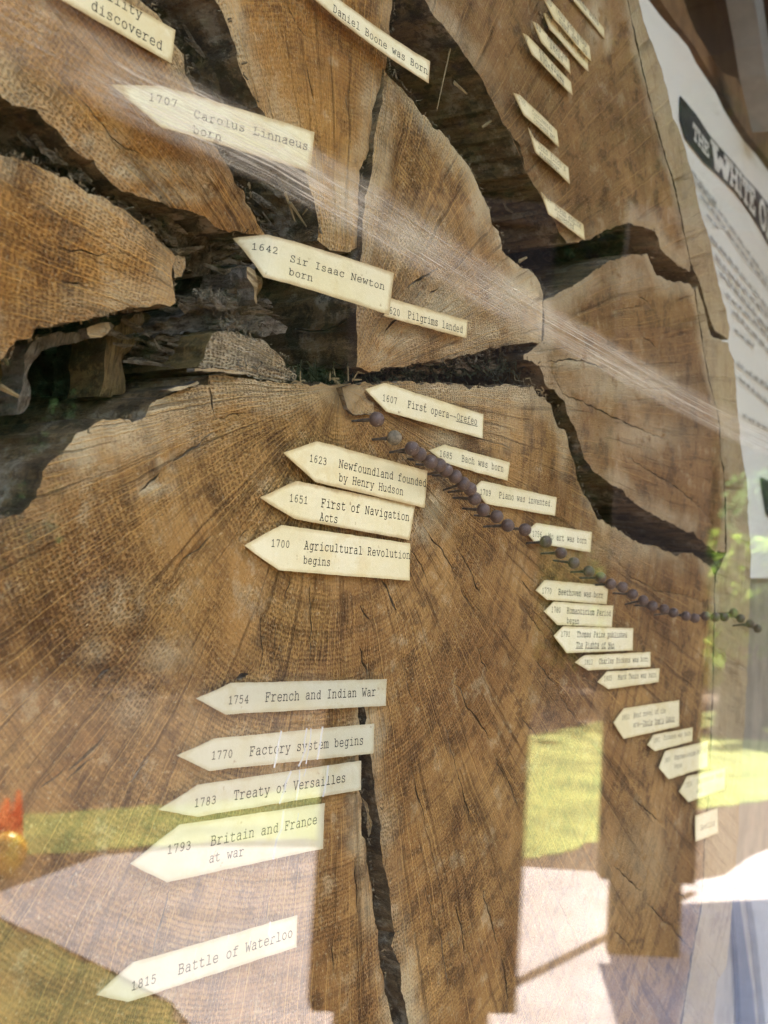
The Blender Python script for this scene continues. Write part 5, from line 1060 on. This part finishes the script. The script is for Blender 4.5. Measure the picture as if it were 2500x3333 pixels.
# poster
kP = NT('poster_paper'); n_ = kP.noise(kP.pos(), 20, 3); kP.base(kP.mix(n_, (0.90, 0.86, 0.75), (0.84, 0.80, 0.69)), 0.5, 0.35)
M_POST = kP.m
kP = NT('poster_black'); kP.base((0.035, 0.032, 0.030), 0.6, 0.3); M_PBLK = kP.m
kP = NT('poster_grey'); kP.base((0.30, 0.28, 0.25), 0.6, 0.3); M_PGRY = kP.m
poster = empty('poster', pp(2400, 1200)); tag(poster, 'white printed poster with an arched black title banner behind the tree slice', 'poster')
outl = [(1960, -250), (2060, -80), (2111, 0), (2152, 54), (2186, 92), (2209, 115), (2240, 153), (2267, 207), (2301, 258), (2331, 302), (2355, 356), (2389, 410), (2423, 461), (2457, 498), (2500, 556), (2560, 640), (2640, 760), (2640, 1880), (2200, 1885), (2050, 1200)]
prism('sheet', outl, 0.0, 0.0015, M_POST, poster)
top = [(2216, 312), (2267, 373), (2308, 437), (2348, 485), (2389, 529), (2423, 573), (2464, 617), (2500, 665), (2560, 745)]
bot = [(2216, 390), (2233, 451), (2260, 485), (2294, 529), (2342, 573), (2389, 621), (2420, 661), (2450, 705), (2474, 743), (2500, 790), (2560, 880)]
prism('title_banner', top + bot[::-1], 0.0016, 0.0008, M_PBLK, poster)
def ix(line, x): return float(np.interp(x, [p[0] for p in line], [p[1] for p in line]))
V, Fc = [], []
def banner_letter(ch, x0, x1, lo, hi, w):
    for st in GL[ch]:
        v, f = ribbon(st, w); o_ = len(V)
        for gx0, gy0 in v:
            x = x0 + (x1 - x0) * (gx0 - 40) / 520.0; t = lo + (hi - lo) * gy0 / 570.0
            y = ix(bot, x) * (1 - t) + ix(top, x) * t; V.append(pp(x, y, 0.0021))
        Fc.extend(tuple(i + o_ for i in ff) for ff in f)
for ch, x0, x1 in (('W', 2320, 2376), ('H', 2378, 2402), ('I', 2404, 2416), ('T', 2418, 2438), ('E', 2440, 2458), ('O', 2472, 2494), ('A', 2496, 2516), ('K', 2518, 2540)): banner_letter(ch, x0, x1, .16, .86, 130)
for ch, x0, x1 in (('T', 2256, 2272), ('H', 2274, 2290), ('E', 2292, 2308)): banner_letter(ch, x0, x1, .28, .66, 120)
link_mesh('title_lettering', V, Fc, M_POST, poster)
V, Fc = [], []
rr = random.Random(5)
VPx, VPy = 3200, 1860
def text_row(x0, y0, x1, th):
    x = x0
    while x < x1:
        wl = min(rr.uniform(10, 26), x1 - x); xa, xb = x, x + wl; i = len(V)
        sl_ = (VPy - y0) / (VPx - x0); wv = lambda q: 5 * math.sin(q * .02 + y0)
        n_s = max(1, int(wl / 3))
        for s in range(n_s):
            a_ = xa + wl * s / n_s; b_ = a_ + wl / n_s * .72; i = len(V); hh = th * rr.uniform(.6, 1.15)
            for qx, dy in ((a_, 0), (b_, 0), (b_, -hh), (a_, -hh)): V.append(pp(qx, y0 + sl_ * (qx - x0) + wv(qx) + dy, 0.0018))
            Fc.append((i, i + 1, i + 2, i + 3))
        x += wl + 5
for x0, y0, x1, th in ((2252, 560, 2335, 14), (2272, 605, 2500, 14), (2284, 650, 2540, 14), (2300, 705, 2340, 12), (2312, 780, 2540, 16), (2330, 840, 2540, 16), (2345, 900, 2540, 16), (2365, 960, 2540, 16), (2385, 1025, 2540, 16), (2392, 1080, 2455, 15), (2400, 1185, 2540, 17), (2408, 1245, 2540, 17), (2418, 1355, 2540, 18)):
    text_row(x0, y0, x1, th)
t_ = link_mesh('printed_lines', V, Fc, M_PGRY, poster); 
prism('picture_box', [(2476, 1553), (2530, 1575), (2530, 1720), (2494, 1668)], 0.0017, 0.0005, M_PBLK, poster)

# ---------------------------------------------------------------- small bright toy on the path edge, mirrored at far left
b = seen(20, 2838); dist = np.linalg.norm(b - EYE)
toy = empty('garden_ornament', b); tag(toy, 'orange and yellow glossy ball ornament with red spikes mirrored at the far left', 'ornament')
k = NT('orange_gloss'); k.base(k.mix(k.ramp(k.noise(k.pos(), 14, 2), .4, .6), (0.80, 0.33, 0.02), (0.75, 0.52, 0.03)), 0.15, 0.6); k.b.inputs['Base Color'].default_value = (1, .5, .05, 1); k.base((0.95, 0.46, 0.03), 0.15, 0.6); M_OR = k.m
k = NT('red_gloss'); M_RED = backlit('red_plastic', (0.80, 0.11, 0.03), (0.95, 0.16, 0.05), 0.6)
def lathe(name, prof, c, mat, parent, n=20):
    V, Fc = [], []
    for i, (r_, z_) in enumerate(prof):
        for q in range(n): V.append((c[0] + r_ * math.cos(2 * math.pi * q / n), c[1] + r_ * math.sin(2 * math.pi * q / n), c[2] + z_))
        if i: Fc += [((i - 1) * n + q, (i - 1) * n + (q + 1) % n, i * n + (q + 1) % n, i * n + q) for q in range(n)]
    return link_mesh(name, V, Fc, mat, parent, smooth=True)
sc_ = dist / F
lathe('ball', [(0.0, 0)] + [(62 * sc_ * math.sin(a_), 62 * sc_ * (1 - math.cos(a_))) for a_ in np.linspace(.15, 3.0, 14)] + [(0, 124 * sc_)], b, M_OR, toy)
rgt = np.array([rt[0], -rt[1], 0])
for dx, hh, rr_ in ((-10, 210, 26), (28, 235, 24), (-45, 160, 24)):
    c = b + rgt * dx * sc_ + np.array([.35, -.5, 0]) * 0.22; lathe('spike', [(0, 70 * sc_), (rr_ * sc_, 74 * sc_), (rr_ * sc_ * .8, 150 * sc_), (rr_ * .25 * sc_, hh * sc_), (0, (hh + 4) * sc_)], c, M_RED, toy)

for o in bpy.data.objects:
    if '_o' in o: del o['_o']
